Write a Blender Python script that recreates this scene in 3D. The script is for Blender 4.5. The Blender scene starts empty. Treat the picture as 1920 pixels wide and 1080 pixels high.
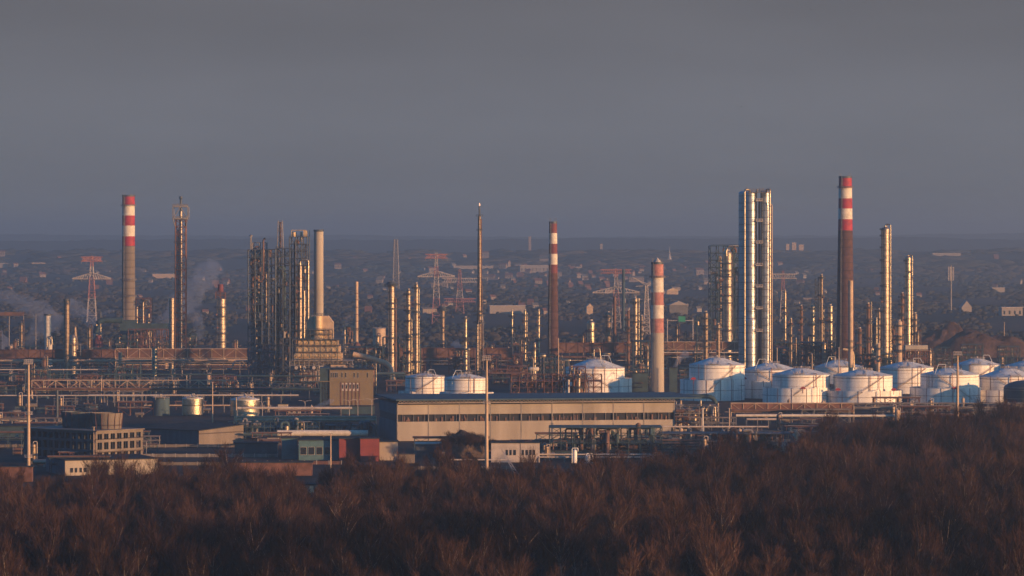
import bpy, math, random
import numpy as np
from mathutils import Vector
random.seed(7)
R=math.radians
S=bpy.context.scene
COL=S.collection
# ---------------------------------------------------------------- camera
F=7500.0; H=125.0; HY=437.0           # focal length in photo pixels, eye height, horizon row
def X(px,D): return (px-960.0)*D/F
def Z(py,D): return H-(py-HY)*D/F
def W(n,D): return n*D/F
def DG(py): return H*F/(py-HY)        # distance of the ground seen at a row
def far_ground(py):
    """distance and ground height of the plain and the wooded rise seen at a row"""
    if py>=515.5: return DG(py),0.0
    if py>472.5:
        a,b=12000.0,13800.0
        for _ in range(40):
            m=(a+b)/2; z=60*(m-12000)/1800
            if HY+(H-z)*F/m>py: a=m
            else: b=m
        return a,60*(a-12000)/1800
    return 14100.0,45.0
cd=bpy.data.cameras.new('camera'); cam=bpy.data.objects.new('camera',cd); COL.objects.link(cam)
cam.location=(0,0,H); cam.rotation_euler=(R(90),0,0)
cd.sensor_width=36; cd.lens=36*F/1920; cd.shift_y=-(540-HY)/1920
cd.clip_start=5; cd.clip_end=200000
S.camera=cam
# ---------------------------------------------------------------- light
SUN_AZ=R(123); SUN_EL=R(5.6)
w=bpy.data.worlds.new('World'); S.world=w; w.use_nodes=True
nt=w.node_tree; nt.nodes.clear()
sky=nt.nodes.new('ShaderNodeTexSky'); sky.sky_type='NISHITA'; sky.sun_disc=False
sky.sun_elevation=SUN_EL; sky.sun_rotation=SUN_AZ; sky.altitude=120
sky.air_density=1.0; sky.dust_density=1.2; sky.ozone_density=5.0
hs=nt.nodes.new('ShaderNodeHueSaturation'); hs.inputs['Saturation'].default_value=1.1
bg=nt.nodes.new('ShaderNodeBackground'); bg.inputs['Strength'].default_value=0.15
out=nt.nodes.new('ShaderNodeOutputWorld')
tn=nt.nodes.new('ShaderNodeMix'); tn.data_type='RGBA'; tn.blend_type='MULTIPLY'; tn.inputs[0].default_value=1; tn.inputs[7].default_value=(.78,1.04,1.0,1)
nt.links.new(sky.outputs[0],hs.inputs['Color']); nt.links.new(hs.outputs[0],tn.inputs[6]); 
# a dusty evening veil lies over the lowest degrees of the sky
tc=nt.nodes.new('ShaderNodeTexCoord'); sx=nt.nodes.new('ShaderNodeSeparateXYZ'); nt.links.new(tc.outputs['Generated'],sx.inputs[0])
v1=nt.nodes.new('ShaderNodeMapRange'); v1.interpolation_type='SMOOTHSTEP'; v1.inputs[1].default_value=.06; v1.inputs[2].default_value=.16; v1.inputs[3].default_value=1; v1.inputs[4].default_value=0
nt.links.new(sx.outputs[2],v1.inputs[0])
vr=nt.nodes.new('ShaderNodeValToRGB'); v2=nt.nodes.new('ShaderNodeMapRange'); v2.inputs[1].default_value=0; v2.inputs[2].default_value=.06; nt.links.new(sx.outputs[2],v2.inputs[0]); nt.links.new(v2.outputs[0],vr.inputs[0])
VS=.5
E=vr.color_ramp.elements; E[0].color=(.162*VS,.166*VS,.192*VS,1); E[1].color=(.142*VS,.141*VS,.158*VS,1)
e=E.new(.45); e.color=(.166*VS,.171*VS,.196*VS,1)
vm=nt.nodes.new('ShaderNodeMix'); vm.data_type='RGBA'
dv=nt.nodes.new('ShaderNodeVectorMath'); dv.operation='SCALE'; dv.inputs['Scale'].default_value=1/.15; 
sn=nt.nodes.new('ShaderNodeTexNoise'); sn.inputs['Scale'].default_value=1; sn.inputs['Detail'].default_value=3; sm_=nt.nodes.new('ShaderNodeMapping'); sm_.inputs['Scale'].default_value=(9,9,45); nt.links.new(tc.outputs['Generated'],sm_.inputs[0]); nt.links.new(sm_.outputs[0],sn.inputs[0])
sr=nt.nodes.new('ShaderNodeMapRange'); sr.inputs[1].default_value=.3; sr.inputs[2].default_value=.7; sr.inputs[3].default_value=.93; sr.inputs[4].default_value=1.06; nt.links.new(sn.outputs[0],sr.inputs[0])
sc_=nt.nodes.new('ShaderNodeVectorMath'); sc_.operation='SCALE'; nt.links.new(vr.outputs[0],sc_.inputs[0]); nt.links.new(sr.outputs[0],sc_.inputs['Scale'])
nt.links.new(sc_.outputs[0],dv.inputs[0])
dp=nt.nodes.new('ShaderNodeVectorMath'); dp.operation='DOT_PRODUCT'; dp.inputs[1].default_value=(-math.sin(SUN_AZ),-math.cos(SUN_AZ),0); nt.links.new(tc.outputs['Generated'],dp.inputs[0])
v3=nt.nodes.new('ShaderNodeMapRange'); v3.interpolation_type='SMOOTHSTEP'; v3.inputs[1].default_value=-.1; v3.inputs[2].default_value=.35; nt.links.new(dp.outputs['Value'],v3.inputs[0])
v4=nt.nodes.new('ShaderNodeMath'); v4.operation='MULTIPLY'; nt.links.new(v1.outputs[0],v4.inputs[0]); nt.links.new(v3.outputs[0],v4.inputs[1])
nt.links.new(v4.outputs[0],vm.inputs[0]); nt.links.new(tn.outputs[2],vm.inputs[6]); nt.links.new(dv.outputs[0],vm.inputs[7])
nt.links.new(vm.outputs[2],bg.inputs[0]); nt.links.new(bg.outputs[0],out.inputs[0])
sd=bpy.data.lights.new('sun','SUN'); sd.energy=4.3; sd.angle=R(0.5); sd.color=(1.0,0.53,0.23)
sun=bpy.data.objects.new('sun',sd); COL.objects.link(sun)
sv=Vector((math.sin(SUN_AZ)*math.cos(SUN_EL),math.cos(SUN_AZ)*math.cos(SUN_EL),math.sin(SUN_EL)))
sun.rotation_euler=sv.to_track_quat('Z','Y').to_euler(); sun.location=(900,-900,600)
S.view_settings.view_transform='Standard'; S.view_settings.look='None'
S.view_settings.exposure=1.0; S.view_settings.gamma=1.0; S.view_settings.use_curve_mapping=False
S.cycles.use_denoising=True
S.cycles.max_bounces=5; S.cycles.diffuse_bounces=2; S.cycles.glossy_bounces=2
S.cycles.transparent_max_bounces=8; S.cycles.volume_bounces=0
S.cycles.sample_clamp_indirect=3.0
# ---------------------------------------------------------------- materials
def mat(name,col,rough=0.8,metal=0.0,var=0.25,scale=0.15,seam=0,bump=0.0,streak=0,spec=0.4):
    m=bpy.data.materials.new(name); m.use_nodes=True; n=m.node_tree; N=n.nodes; L=n.links
    b=N['Principled BSDF']; b.inputs['Roughness'].default_value=rough; b.inputs['Metallic'].default_value=metal
    b.inputs['Specular IOR Level'].default_value=spec
    tc=N.new('ShaderNodeTexCoord'); nz=N.new('ShaderNodeTexNoise'); nz.inputs['Scale'].default_value=scale; nz.inputs['Detail'].default_value=6
    mp=N.new('ShaderNodeMapping'); L.new(tc.outputs['Object'],mp.inputs[0]); L.new(mp.outputs[0],nz.inputs[0])
    if streak: mp.inputs['Scale'].default_value=(1,1,0.12)
    rp=N.new('ShaderNodeValToRGB'); e=rp.color_ramp.elements
    c=[max(0,v*(1-var)) for v in col]; d=[min(1,v*(1+var)) for v in col]
    e[0].position=.3; e[1].position=.7; e[0].color=(*c,1); e[1].color=(*d,1)
    L.new(nz.outputs[0],rp.inputs[0]); src=rp.outputs[0]
    if seam:
        sp=N.new('ShaderNodeSeparateXYZ'); L.new(tc.outputs['Object'],sp.inputs[0])
        mo=N.new('ShaderNodeMath'); mo.operation='PINGPONG'; mo.inputs[1].default_value=seam/2; L.new(sp.outputs[2],mo.inputs[0])
        lt=N.new('ShaderNodeMath'); lt.operation='LESS_THAN'; lt.inputs[1].default_value=seam*0.05; L.new(mo.outputs[0],lt.inputs[0])
        mx=N.new('ShaderNodeMix'); mx.data_type='RGBA'; mx.inputs[7].default_value=(col[0]*.45,col[1]*.42,col[2]*.4,1)
        L.new(lt.outputs[0],mx.inputs[0]); L.new(src,mx.inputs[6]); src=mx.outputs[2]
    L.new(src,b.inputs['Base Color'])
    if metal>0.3:
        mr=N.new('ShaderNodeMapRange'); mr.inputs[1].default_value=.3; mr.inputs[2].default_value=.7; mr.inputs[3].default_value=rough-.07; mr.inputs[4].default_value=rough+.16
        L.new(nz.outputs[0],mr.inputs[0]); L.new(mr.outputs[0],b.inputs['Roughness'])
    if bump:
        bp=N.new('ShaderNodeBump'); bp.inputs['Distance'].default_value=bump; bp.inputs['Strength'].default_value=.6
        n2=N.new('ShaderNodeTexNoise'); n2.inputs['Scale'].default_value=scale*3; L.new(tc.outputs['Object'],n2.inputs[0])
        L.new(n2.outputs[0],bp.inputs['Height']); L.new(bp.outputs[0],b.inputs['Normal'])
    return m
M={
 'clad':mat('aluminium_cladding',(.31,.25,.19),.42,.85,.35,.35,seam=5,bump=.4),
 'clad2':mat('dull_cladding',(.21,.16,.12),.5,.8,.45,.4,seam=4,bump=.3),
 'silver':mat('bright_silver',(.38,.32,.23),.40,.9,.3,.3,seam=7,bump=.4),
 'tower':mat('tower_cladding',(.36,.37,.38),.38,.72,.2,.25,seam=6,bump=.3),
 'pipe':mat('pipe_jacket',(.38,.3,.22),.46,.85,.25,.1),
 'steel':mat('dark_steel',(.06,.07,.08),.6,.3,.4,.3),
 'steelg':mat('grey_steel',(.19,.17,.155),.6,.2,.35,.3),
 'teal':mat('teal_steel_and_shade',(.025,.05,.06),.7,0,.35,.2),  # also used to colour shade onto walls and pipes
 'rust':mat('rusty_steel',(.13,.06,.042),.8,.1,.45,.3),
 'rustp':mat('rusty_pipe',(.125,.065,.045),.7,.1,.4,.2),
 'white':mat('white_tank_paint',(.76,.71,.63),.6,0,.2,.3,streak=1,spec=.2),
 'whiter':mat('pale_roof_paint',(.55,.56,.54),.75,0,.22,.3,spec=.15),
 'pale':mat('pale_steel',(.40,.34,.29),.6,0,.2,.2),
 'red':mat('signal_red_paint',(.27,.018,.028),.7,0,.3,.3),
 'red2':mat('faded_red_paint',(.33,.14,.12),.8,0,.3,.4),
 'bwhite':mat('chimney_white_paint',(.52,.46,.38),.8,0,.2,.4),
 'conc':mat('concrete',(.155,.125,.10),.85,0,.25,.15,seam=7,streak=1),
 'conc2':mat('pale_concrete',(.33,.28,.22),.85,0,.2,.15,streak=1),
 'brick':mat('chimney_brick',(.070,.034,.030),.9,0,.35,.35,seam=7),  # darkened to carry the shade on the lower shafts
 'brown_red':mat('brown_red_paint',(.13,.032,.034),.75,0,.2,.2),
 'panel':mat('cement_wall_panel',(.31,.26,.205),.85,0,.22,.09,streak=1),
 'blue':mat('blue_sheet_and_shade',(.055,.085,.10),.8,0,.25,.3,streak=1,spec=.12),  # sheet colour, also laid on turned-away walls as their shade
 'roofd':mat('dark_roof',(.03,.033,.036),.95,0,.4,.2,spec=.08),
 'ochre':mat('ochre_render',(.17,.125,.07),.85,0,.12,.1),  # darkened to carry the shade lying on the block
 'redwall':mat('red_render',(.19,.04,.035),.85,0,.2,.2),
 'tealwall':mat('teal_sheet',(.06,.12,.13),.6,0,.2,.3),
 'glass':mat('window_glass',(.02,.025,.03),.12,0,.2,.5,spec=.8),
 'dark':mat('dark_opening',(.015,.015,.018),.8,0,.3,.5),
 'yellow':mat('gold_toned_casing',(.5,.36,.2),.6,.2,.3,.25,bump=.3),  # gold sunlight on the furnace put into the colour
 'tan':mat('tan_cladding',(.42,.3,.2),.7,.1,.2,.2),
 'house':mat('house_render',(.22,.17,.145),.85,0,.2,.3),
 'house2':mat('pale_house_render',(.27,.23,.2),.85,0,.1,.3),
 'rooft':mat('tile_roof',(.13,.06,.045),.85,0,.3,.3),
 'roofg':mat('grey_roof',(.12,.11,.1),.8,0,.3,.3),
 'sand':mat('bare_earth',(.085,.052,.04),.95,0,.5,.12,bump=1.5,spec=.1),
 'green':mat('green_sign_sheet',(.03,.22,.12),.5,0,.1,.2),
}
# ---------------------------------------------------------------- mesh builder
class MB:
    def __init__(s): s.v=[]; s.f=[]; s.m=[]; s.s=[]
    def add(s,v,f,mi=0,sm=False):
        o=len(s.v); s.v.extend(v)
        for q in f: s.f.append([i+o for i in q]); s.m.append(mi); s.s.append(sm)
        return s
    def box(s,x0,x1,y0,y1,z0,z1,mi=0):
        v=[(x,y,z) for z in (z0,z1) for x,y in ((x0,y0),(x1,y0),(x1,y1),(x0,y1))]
        return s.add(v,[(3,2,1,0),(4,5,6,7),(0,1,5,4),(1,2,6,5),(2,3,7,6),(3,0,4,7)],mi)
    def lathe(s,x,y,pr,n=20,mi=0,sm=True,mis=None):
        for k in range(len(pr)-1):
            (r0,z0),(r1,z1)=pr[k],pr[k+1]
            v=[]
            for r,z in ((r0,z0),(r1,z1)):
                for i in range(n):
                    a=2*math.pi*i/n; v.append((x+r*math.cos(a),y+r*math.sin(a),z))
            s.add(v,[(i,(i+1)%n,n+(i+1)%n,n+i) for i in range(n)],mis[k] if mis else mi,sm)
        return s
    def disc(s,x,y,z,r,n=20,mi=0,r0=0):
        if r0:
            s.lathe(x,y,[(r0,z),(r,z)],n,mi,False)
        else:
            s.add([(x+r*math.cos(2*math.pi*i/n),y+r*math.sin(2*math.pi*i/n),z) for i in range(n)],[tuple(range(n))],mi)
        return s
    def cyl(s,x,y,z0,z1,r0,r1=None,n=16,mi=0,cap=True):
        r1=r0 if r1 is None else r1
        s.lathe(x,y,[(r0,z0),(r1,z1)],n,mi)
        if cap: s.disc(x,y,z1,r1,n,mi)
        return s
    def dome(s,x,y,z,r,h,n=20,mi=0,k=5):
        s.lathe(x,y,[(r*math.cos(i*math.pi/2/k)+.001,z+h*math.sin(i*math.pi/2/k)) for i in range(k+1)],n,mi); return s
    def tube(s,pts,r,n=8,mi=0,cap=True,sm=True):
        pts=[Vector(p) for p in pts]; rings=[]
        up=Vector((0.0123,0.02,1))
        for i,p in enumerate(pts):
            a=(p-pts[i-1]).normalized() if i else None; b=(pts[i+1]-p).normalized() if i<len(pts)-1 else None
            d=(a+b) if a and b else (a or b)
            if d.length<1e-6: d=a
            d.normalize()
            u=up if abs(d.z)<.9 else Vector((1,0.02,.01))
            e1=d.cross(u).normalized(); e2=d.cross(e1)
            rings.append([tuple(p+r*(math.cos(2*math.pi*j/n)*e1+math.sin(2*math.pi*j/n)*e2)) for j in range(n)])
        v=[q for g in rings for q in g]; f=[]
        for i in range(len(rings)-1):
            for j in range(n): f.append((i*n+j,i*n+(j+1)%n,(i+1)*n+(j+1)%n,(i+1)*n+j))
        s.add(v,f,mi,sm)
        if cap:
            s.add(rings[0],[tuple(range(n))],mi); s.add(rings[-1],[tuple(range(n))],mi)
        return s
    def beam(s,p,q,w,mi=0): return s.tube([p,q],w*.62,4,mi,False,False)
    def bend(s,pts,r,n=8,mi=0,br=None):
        # pipe run with rounded corners
        br=br or r*2.2; P=[Vector(p) for p in pts]; o=[P[0]]
        for i in range(1,len(P)-1):
            a=(P[i-1]-P[i]); b=(P[i+1]-P[i]); t=min(br,a.length*.45,b.length*.45); a.normalize(); b.normalize()
            for k in range(5):
                u=k/4; o.append((1-u)**2*(P[i]+a*t)+2*u*(1-u)*P[i]+u*u*(P[i]+b*t))
        o.append(P[-1]); return s.tube(o,r,n,mi)
    def build(s,name,ms,parent=None,loc=(0,0,0)):
        me=bpy.data.meshes.new(name); me.from_pydata(s.v,[],s.f)
        for m in (ms if isinstance(ms,(list,tuple)) else [ms]): me.materials.append(M[m] if isinstance(m,str) else m)
        me.polygons.foreach_set('material_index',s.m); me.polygons.foreach_set('use_smooth',s.s); me.update()
        o=bpy.data.objects.new(name,me); COL.objects.link(o); o.location=loc
        if parent: o.parent=parent
        return o
def tag(o,label=None,cat=None,group=None,kind=None):
    if label: o['label']=label
    if cat: o['category']=cat
    if group: o['group']=group
    if kind: o['kind']=kind
    return o
def thing(name,label,cat,loc=(0,0,0),group=None,rz=0):
    o=bpy.data.objects.new(name,None); COL.objects.link(o); o.location=loc; o.rotation_euler=(0,0,rz)
    o.empty_display_size=2
    return tag(o,label,cat,group)
def copy_tree(o,loc=None,rz=None,parent=None,sc=None):
    c=o.copy(); COL.objects.link(c); c.parent=parent
    if loc is not None: c.location=loc
    if rz is not None: c.rotation_euler=(0,0,rz)
    if sc is not None: c.scale=(sc,sc,sc)
    for ch in list(o.children): copy_tree(ch,parent=c)
    return c
def ring_platform(mb,r,z,dr=1.6,n=16,rail=1.2,a0=0,a1=2*math.pi,w=.16):
    # walkway ring with handrail round a vessel, over an arc
    k=max(3,int(n*(a1-a0)/(2*math.pi)))
    A=[a0+(a1-a0)*i/k for i in range(k+1)]; ro=r+dr
    for i in range(k):
        v=[]
        for zz in (z-.25,z):
            for rr,a in ((r*.98,A[i]),(ro,A[i]),(ro,A[i+1]),(r*.98,A[i+1])): v.append((rr*math.cos(a),rr*math.sin(a),zz))
        mb.add(v,[(3,2,1,0),(4,5,6,7),(1,2,6,5),(0,1,5,4),(2,3,7,6)])
    for h in (rail*.5,rail):
        mb.tube([(ro*math.cos(a),ro*math.sin(a),z+h) for a in A],w/2,4,0,False)
    for a in A: mb.beam((ro*math.cos(a),ro*math.sin(a),z),(ro*math.cos(a),ro*math.sin(a),z+rail),w*.7)
def ladder(mb,x,y,z0,z1,w=.7,t=.16,step=1.0):
    mb.beam((x-w/2,y,z0),(x-w/2,y,z1),t); mb.beam((x+w/2,y,z0),(x+w/2,y,z1),t)
    z=z0+.4
    while z<z1: mb.beam((x-w/2,y,z),(x+w/2,y,z),t*.7); z+=step
    z=z0+3
    while z<z1-1: # cage hoops
        mb.tube([(x-w/2,y,z),(x-w/2,y-.8,z),(x+w/2,y-.8,z),(x+w/2,y,z)],t*.4,4,0,False,False); z+=2.5
def rails(mb,pts,h=1.2,w=.14,step=2.5):
    for i in range(len(pts)-1):
        a=Vector(pts[i]); b=Vector(pts[i+1]); n=max(1,int((b-a).length/step))
        for k in range(n+1):
            p=a.lerp(b,k/n); mb.beam(p,p+Vector((0,0,h)),w*.8)
        for hh in (h*.5,h): mb.beam(a+Vector((0,0,hh)),b+Vector((0,0,hh)),w)
def frame(mb,x0,x1,y0,y1,levels,nx,w,deck=None,brace='x',ny=1,seed=0):
    rr=random.Random(seed)
    xs=[x0+(x1-x0)*i/nx for i in range(nx+1)]; ys=[y0+(y1-y0)*i/ny for i in range(ny+1)]
    for x in xs:
        for y in ys: mb.beam((x,y,levels[0]),(x,y,levels[-1]),w)
    for li,z in enumerate(levels[1:]):
        for y in ys: mb.beam((x0,y,z),(x1,y,z),w*.8)
        for x in xs: mb.beam((x,y0,z),(x,y1,z),w*.8)
        if deck and li in deck:
            mb.box(x0,x1,y0,y1,z+.1,z+.35)
            rails(mb,[(x0,y0,z+.35),(x1,y0,z+.35)])
        if brace:
            zb=levels[li]
            for y in (y0,y1):
                for i in range(nx):
                    if rr.random()<.62:
                        if rr.random()<.5: mb.beam((xs[i],y,zb),(xs[i+1],y,z),w*.6)
                        else: mb.beam((xs[i+1],y,zb),(xs[i],y,z),w*.6)
            for x in (x0,x1):
                if rr.random()<.6: mb.beam((x,y0,zb),(x,y1,z),w*.6)
# ---------------------------------------------------------------- ground, hills, haze
def ground_mat():
    m=bpy.data.materials.new('ground_cover'); m.use_nodes=True; n=m.node_tree; N=n.nodes; L=n.links; b=N['Principled BSDF']
    b.inputs['Roughness'].default_value=1; b.inputs['Specular IOR Level'].default_value=0.1
    g=N.new('ShaderNodeNewGeometry')
    def nz(sc,det=5,stretch=None):
        t=N.new('ShaderNodeTexNoise'); t.inputs['Scale'].default_value=sc; t.inputs['Detail'].default_value=det
        mp=N.new('ShaderNodeMapping'); L.new(g.outputs['Position'],mp.inputs[0]); L.new(mp.outputs[0],t.inputs[0])
        if stretch: mp.inputs['Scale'].default_value=stretch
        return t
    a=nz(.03,8,(1,.4,1)); r1=N.new('ShaderNodeValToRGB'); L.new(a.outputs[0],r1.inputs[0])
    E=r1.color_ramp.elements; E[0].position=.35; E[0].color=(.018,.016,.016,1); E[1].position=.65; E[1].color=(.085,.055,.04,1)
    c=nz(.0012,6,(1,.35,1)); r2=N.new('ShaderNodeValToRGB'); L.new(c.outputs[0],r2.inputs[0])
    E=r2.color_ramp.elements; E[0].position=.42; E[0].color=(.02,.025,.025,1); E[1].position=.62; E[1].color=(.11,.075,.06,1)
    sp=N.new('ShaderNodeSeparateXYZ'); L.new(g.outputs['Position'],sp.inputs[0])
    mr=N.new('ShaderNodeMapRange'); mr.inputs[1].default_value=4200; mr.inputs[2].default_value=5500; L.new(sp.outputs[1],mr.inputs[0])
    mx=N.new('ShaderNodeMix'); mx.data_type='RGBA'; L.new(mr.outputs[0],mx.inputs[0]); L.new(r1.outputs[0],mx.inputs[6]); L.new(r2.outputs[0],mx.inputs[7])
    L.new(mx.outputs[2],b.inputs['Base Color']); return m
M['ground']=ground_mat()
g=MB(); g.add([(-30000,-3000,0),(30000,-3000,0),(30000,60000,0),(-30000,60000,0)],[(0,1,2,3)])
tag(g.build('ground','ground'),kind='structure')
M['hill']=mat('distant_hill_cover',(.03,.035,.035),1,0,.3,.001,spec=.1)
def hills(D,ys,name,seed,amp):
    rr=random.Random(seed); n=240; v=[]; x0,x1=X(-500,D),X(2420,D)
    ph=[rr.random()*6 for _ in range(6)]
    for i in range(n+1):
        u=i/n; x=x0+(x1-x0)*u
        h=sum(amp*math.sin(u*f+p)/k for f,p,k in zip((7,13,29,61,120,230),ph,(1,1.6,2.5,4,6,8)))
        z=max(3,Z(ys,D)+W(h,D)+W(rr.uniform(-1,1),D))
        v+= [(x,D-1800,-.5),(x,D,z),(x,D+2500,-.5)]
    f=[]
    for i in range(n):
        for k in range(2): f.append((3*i+k,3*i+3+k,3*i+4+k,3*i+1+k))
    tag(MB().add(v,f,0,True).build(name,'hill'),kind='structure')
hills(27000,441,'hills',3,2.2)
hills(19000,449,'low_rise',5,2.6)
hills(13800,HY+(H-60)*F/13800,'wooded_rise',8,1.2)
HZ=bpy.data.materials.new('haze_air'); HZ.use_nodes=True; n=HZ.node_tree; n.nodes.clear()
pv=n.nodes.new('ShaderNodeVolumePrincipled'); pv.inputs['Color'].default_value=(.56,.63,.64,1); pv.inputs['Density'].default_value=8.6e-5; pv.inputs['Anisotropy'].default_value=.5
on=n.nodes.new('ShaderNodeOutputMaterial'); n.links.new(pv.outputs[0],on.inputs[1])
tag(MB().box(-24000,24000,-2500,42000,-1,205).build('haze',HZ),kind='stuff')
# ---------------------------------------------------------------- tall chimneys
def chimney(px,D,rt,rb,ytop,bands,body,label,plats=(),cap=None,name='chimney',cone=None):
    """bands: rows [y0,y1,slot material]; body below the last"""
    t=thing(name,label,'chimney',(X(px,D),D,0)); zt=Z(ytop,D)
    rr=lambda z: rb+(rt-rb)*z/zt
    slots=[body]; pr=[(rb,0)]; mis=[]
    bl=sorted([(Z(b[1],D),Z(b[0],D),b[2]) for b in bands])
    n=6
    for k in range(1,n+1):
        z=bl[0][0]*k/n if bl else zt*k/n; pr.append((rr(z),z)); mis.append(0)
    for z0,z1,m in bl:
        if m not in slots: slots.append(m)
        pr.append((rr(z1),z1)); mis.append(slots.index(m))
    mb=MB().lathe(0,0,pr,36,mis=mis)
    mb.lathe(0,0,[(rt,zt),(rt*.86,zt),(rt*.84,zt-6)],36,mi=mis[-1],sm=False); mb.disc(0,0,zt-5.8,rt*.86,24)
    mb.build('shaft',slots,t)
    MB().lathe(0,0,[(rt*1.04,zt-1.4),(rt*1.04,zt+.3),(rt*.9,zt+.3)],36,sm=False).build('rim',cap or 'steel',t)
    for y in plats:
        p=MB(); z=Z(y,D); ring_platform(p,rr(z),z,1.5,20,w=.3); p.build('platform','steelg',t)
    l=MB(); ladder(l,-rr(0)*.6,-rr(0)*.86,2,zt,1.1,.28,2.0)
    for i,v in enumerate(l.v):
        k=rr(v[2])/rr(0); l.v[i]=(v[0]*k,v[1]*k-.1,v[2])
    l.build('ladder','steelg',t)
    for a in (.6,2.2,3.7,5.2): MB().beam((rt*math.cos(a),rt*math.sin(a),zt-1),(rt*math.cos(a),rt*math.sin(a),zt+3.2),.22).build('lightning_rod','steelg',t)
    if cone: MB().lathe(0,0,[(rt*.66,zt),(rt*.6,zt+W(2,D)),(.2,zt+W(cone,D))],20,sm=False).build('cone_cap','pale',t)
    return t
c=chimney(241,4000,6.2,6.9,366,[(366,385,'red'),(385,404,'bwhite'),(404,423,'red'),(423,443,'bwhite'),(443,461,'red')],'conc',
 'tall concrete chimney with red and white bands above dark flue ducts at the left',(386,525,556))
chimney(1037,3500,3.4,5.1,416,[(416,437,'brown_red'),(437,457,'bwhite'),(457,476,'brown_red'),(476,496,'bwhite'),(496,512,'brown_red')],'brick',
 'slim brick chimney with faded brown red and white bands behind the rusty pipe frame',())
chimney(1585,3650,5.9,8.6,331,[(331,352,'red'),(352,372,'bwhite'),(372,391,'red'),(391,411,'bwhite'),(411,432,'red')],'brick',
 'tallest dark brick chimney with a bright red and white top behind the white tanks',(352,))
chimney(1232.5,3130,4.75,5.3,492,[(492,520,'red2'),(520,548,'bwhite'),(548,572,'red2'),(572,597,'bwhite'),(597,624,'red2')],'conc2',
 'thick pale concrete chimney with faded pinkish bands and a small cone cap',(520,),cone=9)
def stack(px,D,w,ytop,m,label,rings=(),wb=None,lip=True,plats=(),seg=18,name='exhaust_stack',side=None):
    t=thing(name,label,'stack',(X(px,D),D,0)); zt=Z(ytop,D); r=W(w,D)/2; rb=W(wb or w,D)/2
    mb=MB().lathe(0,0,[(rb,0),(r+(rb-r)*.3,zt*.5),(r,zt)],seg); mb.lathe(0,0,[(r,zt),(r*.85,zt),(r*.85,zt-2)],seg,sm=False); mb.disc(0,0,zt-1.9,r*.86,seg)
    mb.build('shaft',m,t)
    if lip: MB().lathe(0,0,[(r*1.01,zt-1.5),(r*1.12,zt-1.2),(r*1.12,zt+.2),(r*.86,zt+.2)],seg,sm=False).build('rim','steel',t)
    for y in rings:
        z=Z(y,D); rz=rb+(r-rb)*z/zt; MB().lathe(0,0,[(rz*1.0,z-.3),(rz*1.09,z-.25),(rz*1.09,z+.25),(rz,z+.3)],seg,sm=False).build('stiffening_ring',side or m,t)
    for y in plats:
        p=MB(); z=Z(y,D); ring_platform(p,r,z,1.3,14,w=.22); p.build('platform','steel',t)
    return t
stack(125,3400,11,561,'clad2','dark banded metal stack standing alone left of the tall concrete chimney',rings=range(575,700,12))
stack(89.5,3900,12,589,'bwhite','short pale stack at the far left with its base in blue shade')
stack(322,3500,10,559,'clad','silver banded stack close left of the lattice flare tower',rings=range(572,700,10),lip=False)
stack(597.5,3350,17.6,431,'conc2','wide tan cylindrical stack rising from the furnace casing',rings=(448,486,542,570),wb=18)
stack(668.5,3700,6.6,528,'tan','slender tan stack with dark bands right of the furnace',rings=(550,562,576,590,602,616),plats=(619,),lip=False,side='rust')
stack(1169,5000,5.5,505,'teal','thin dark teal stack far behind the central columns',lip=False)
stack(1595,3150,9,526,'tan','plain tan pole stack in front of the tallest brick chimney',lip=False,plats=(641,653))
stack(1152.5,3900,6,556,'rustp','thin rusty stack left of the far teal stack',rings=(570,600,625),lip=False)
stack(107,2700,5.5,731,'steel','short black stack on the ground at lower left',lip=False)
stack(1317.5,2420,3.4,765,'bwhite','short white post stack right of the long panelled shed',lip=False)
# lattice helper
def lattice_tower(mb,x,y,z0,z1,w0,w1,w,pitch=None,n=None,sides=4):
    n=n or max(2,int((z1-z0)/(pitch or max(w0,w1))))
    def c(k,u):
        h=(w0+(w1-w0)*u)/2; dx,dy=((-1,-1),(1,-1),(1,1),(-1,1))[k]; return (x+dx*h,y+dy*h,z0+(z1-z0)*u)
    for k in range(4): mb.beam(c(k,0),c(k,1),w)
    for i in range(n):
        u0,u1=i/n,(i+1)/n
        for k in range(4):
            mb.beam(c(k,u1),c((k+1)%4,u1),w*.7)
            if i%2: mb.beam(c(k,u0),c((k+1)%4,u1),w*.6)
            else: mb.beam(c((k+1)%4,u0),c(k,u1),w*.6)
# flare tower at left
D=3650; t=thing('flare_tower','lattice flare tower with a wide square head and silver pipe inside','flare tower',(X(339,D),D,0))
mb=MB(); lattice_tower(mb,0,0,0,Z(412,D),W(20,D),W(19,D),.8,pitch=6.5); mb.build('lattice_mast','rust',t)
mb=MB(); hw=W(14,D); z0,z1=Z(411,D),Z(388,D)
for z in (z0,z1):
    mb.box(-hw,hw,-hw,hw,z-.3,z); mb.box(-hw,hw,-hw-.3,-hw+.3,z-.2,z+1.2); rails(mb,[(-hw,-hw,z),(hw,-hw,z)],2.4,.5,4)
for a in (-1,1):
    for b in (-1,1): mb.beam((a*hw,b*hw,z0),(a*hw,b*hw,z1),.55)
    mb.beam((a*hw,-hw,z0),(0,-hw,z1),.6); mb.beam((a*hw,-hw,z0),(a*hw*.7,-hw*.7,Z(425,D)),.6)
mb.build('head_platform','steelg',t)
MB().cyl(-2.6,2,0,Z(430,D),1.1,n=8).build('riser_pipe','steelg',t)
mb=MB(); mb.cyl(0,0,0,Z(396,D),W(3.6,D),W(3.0,D),14); mb.build('flare_pipe','clad',t)
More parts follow.
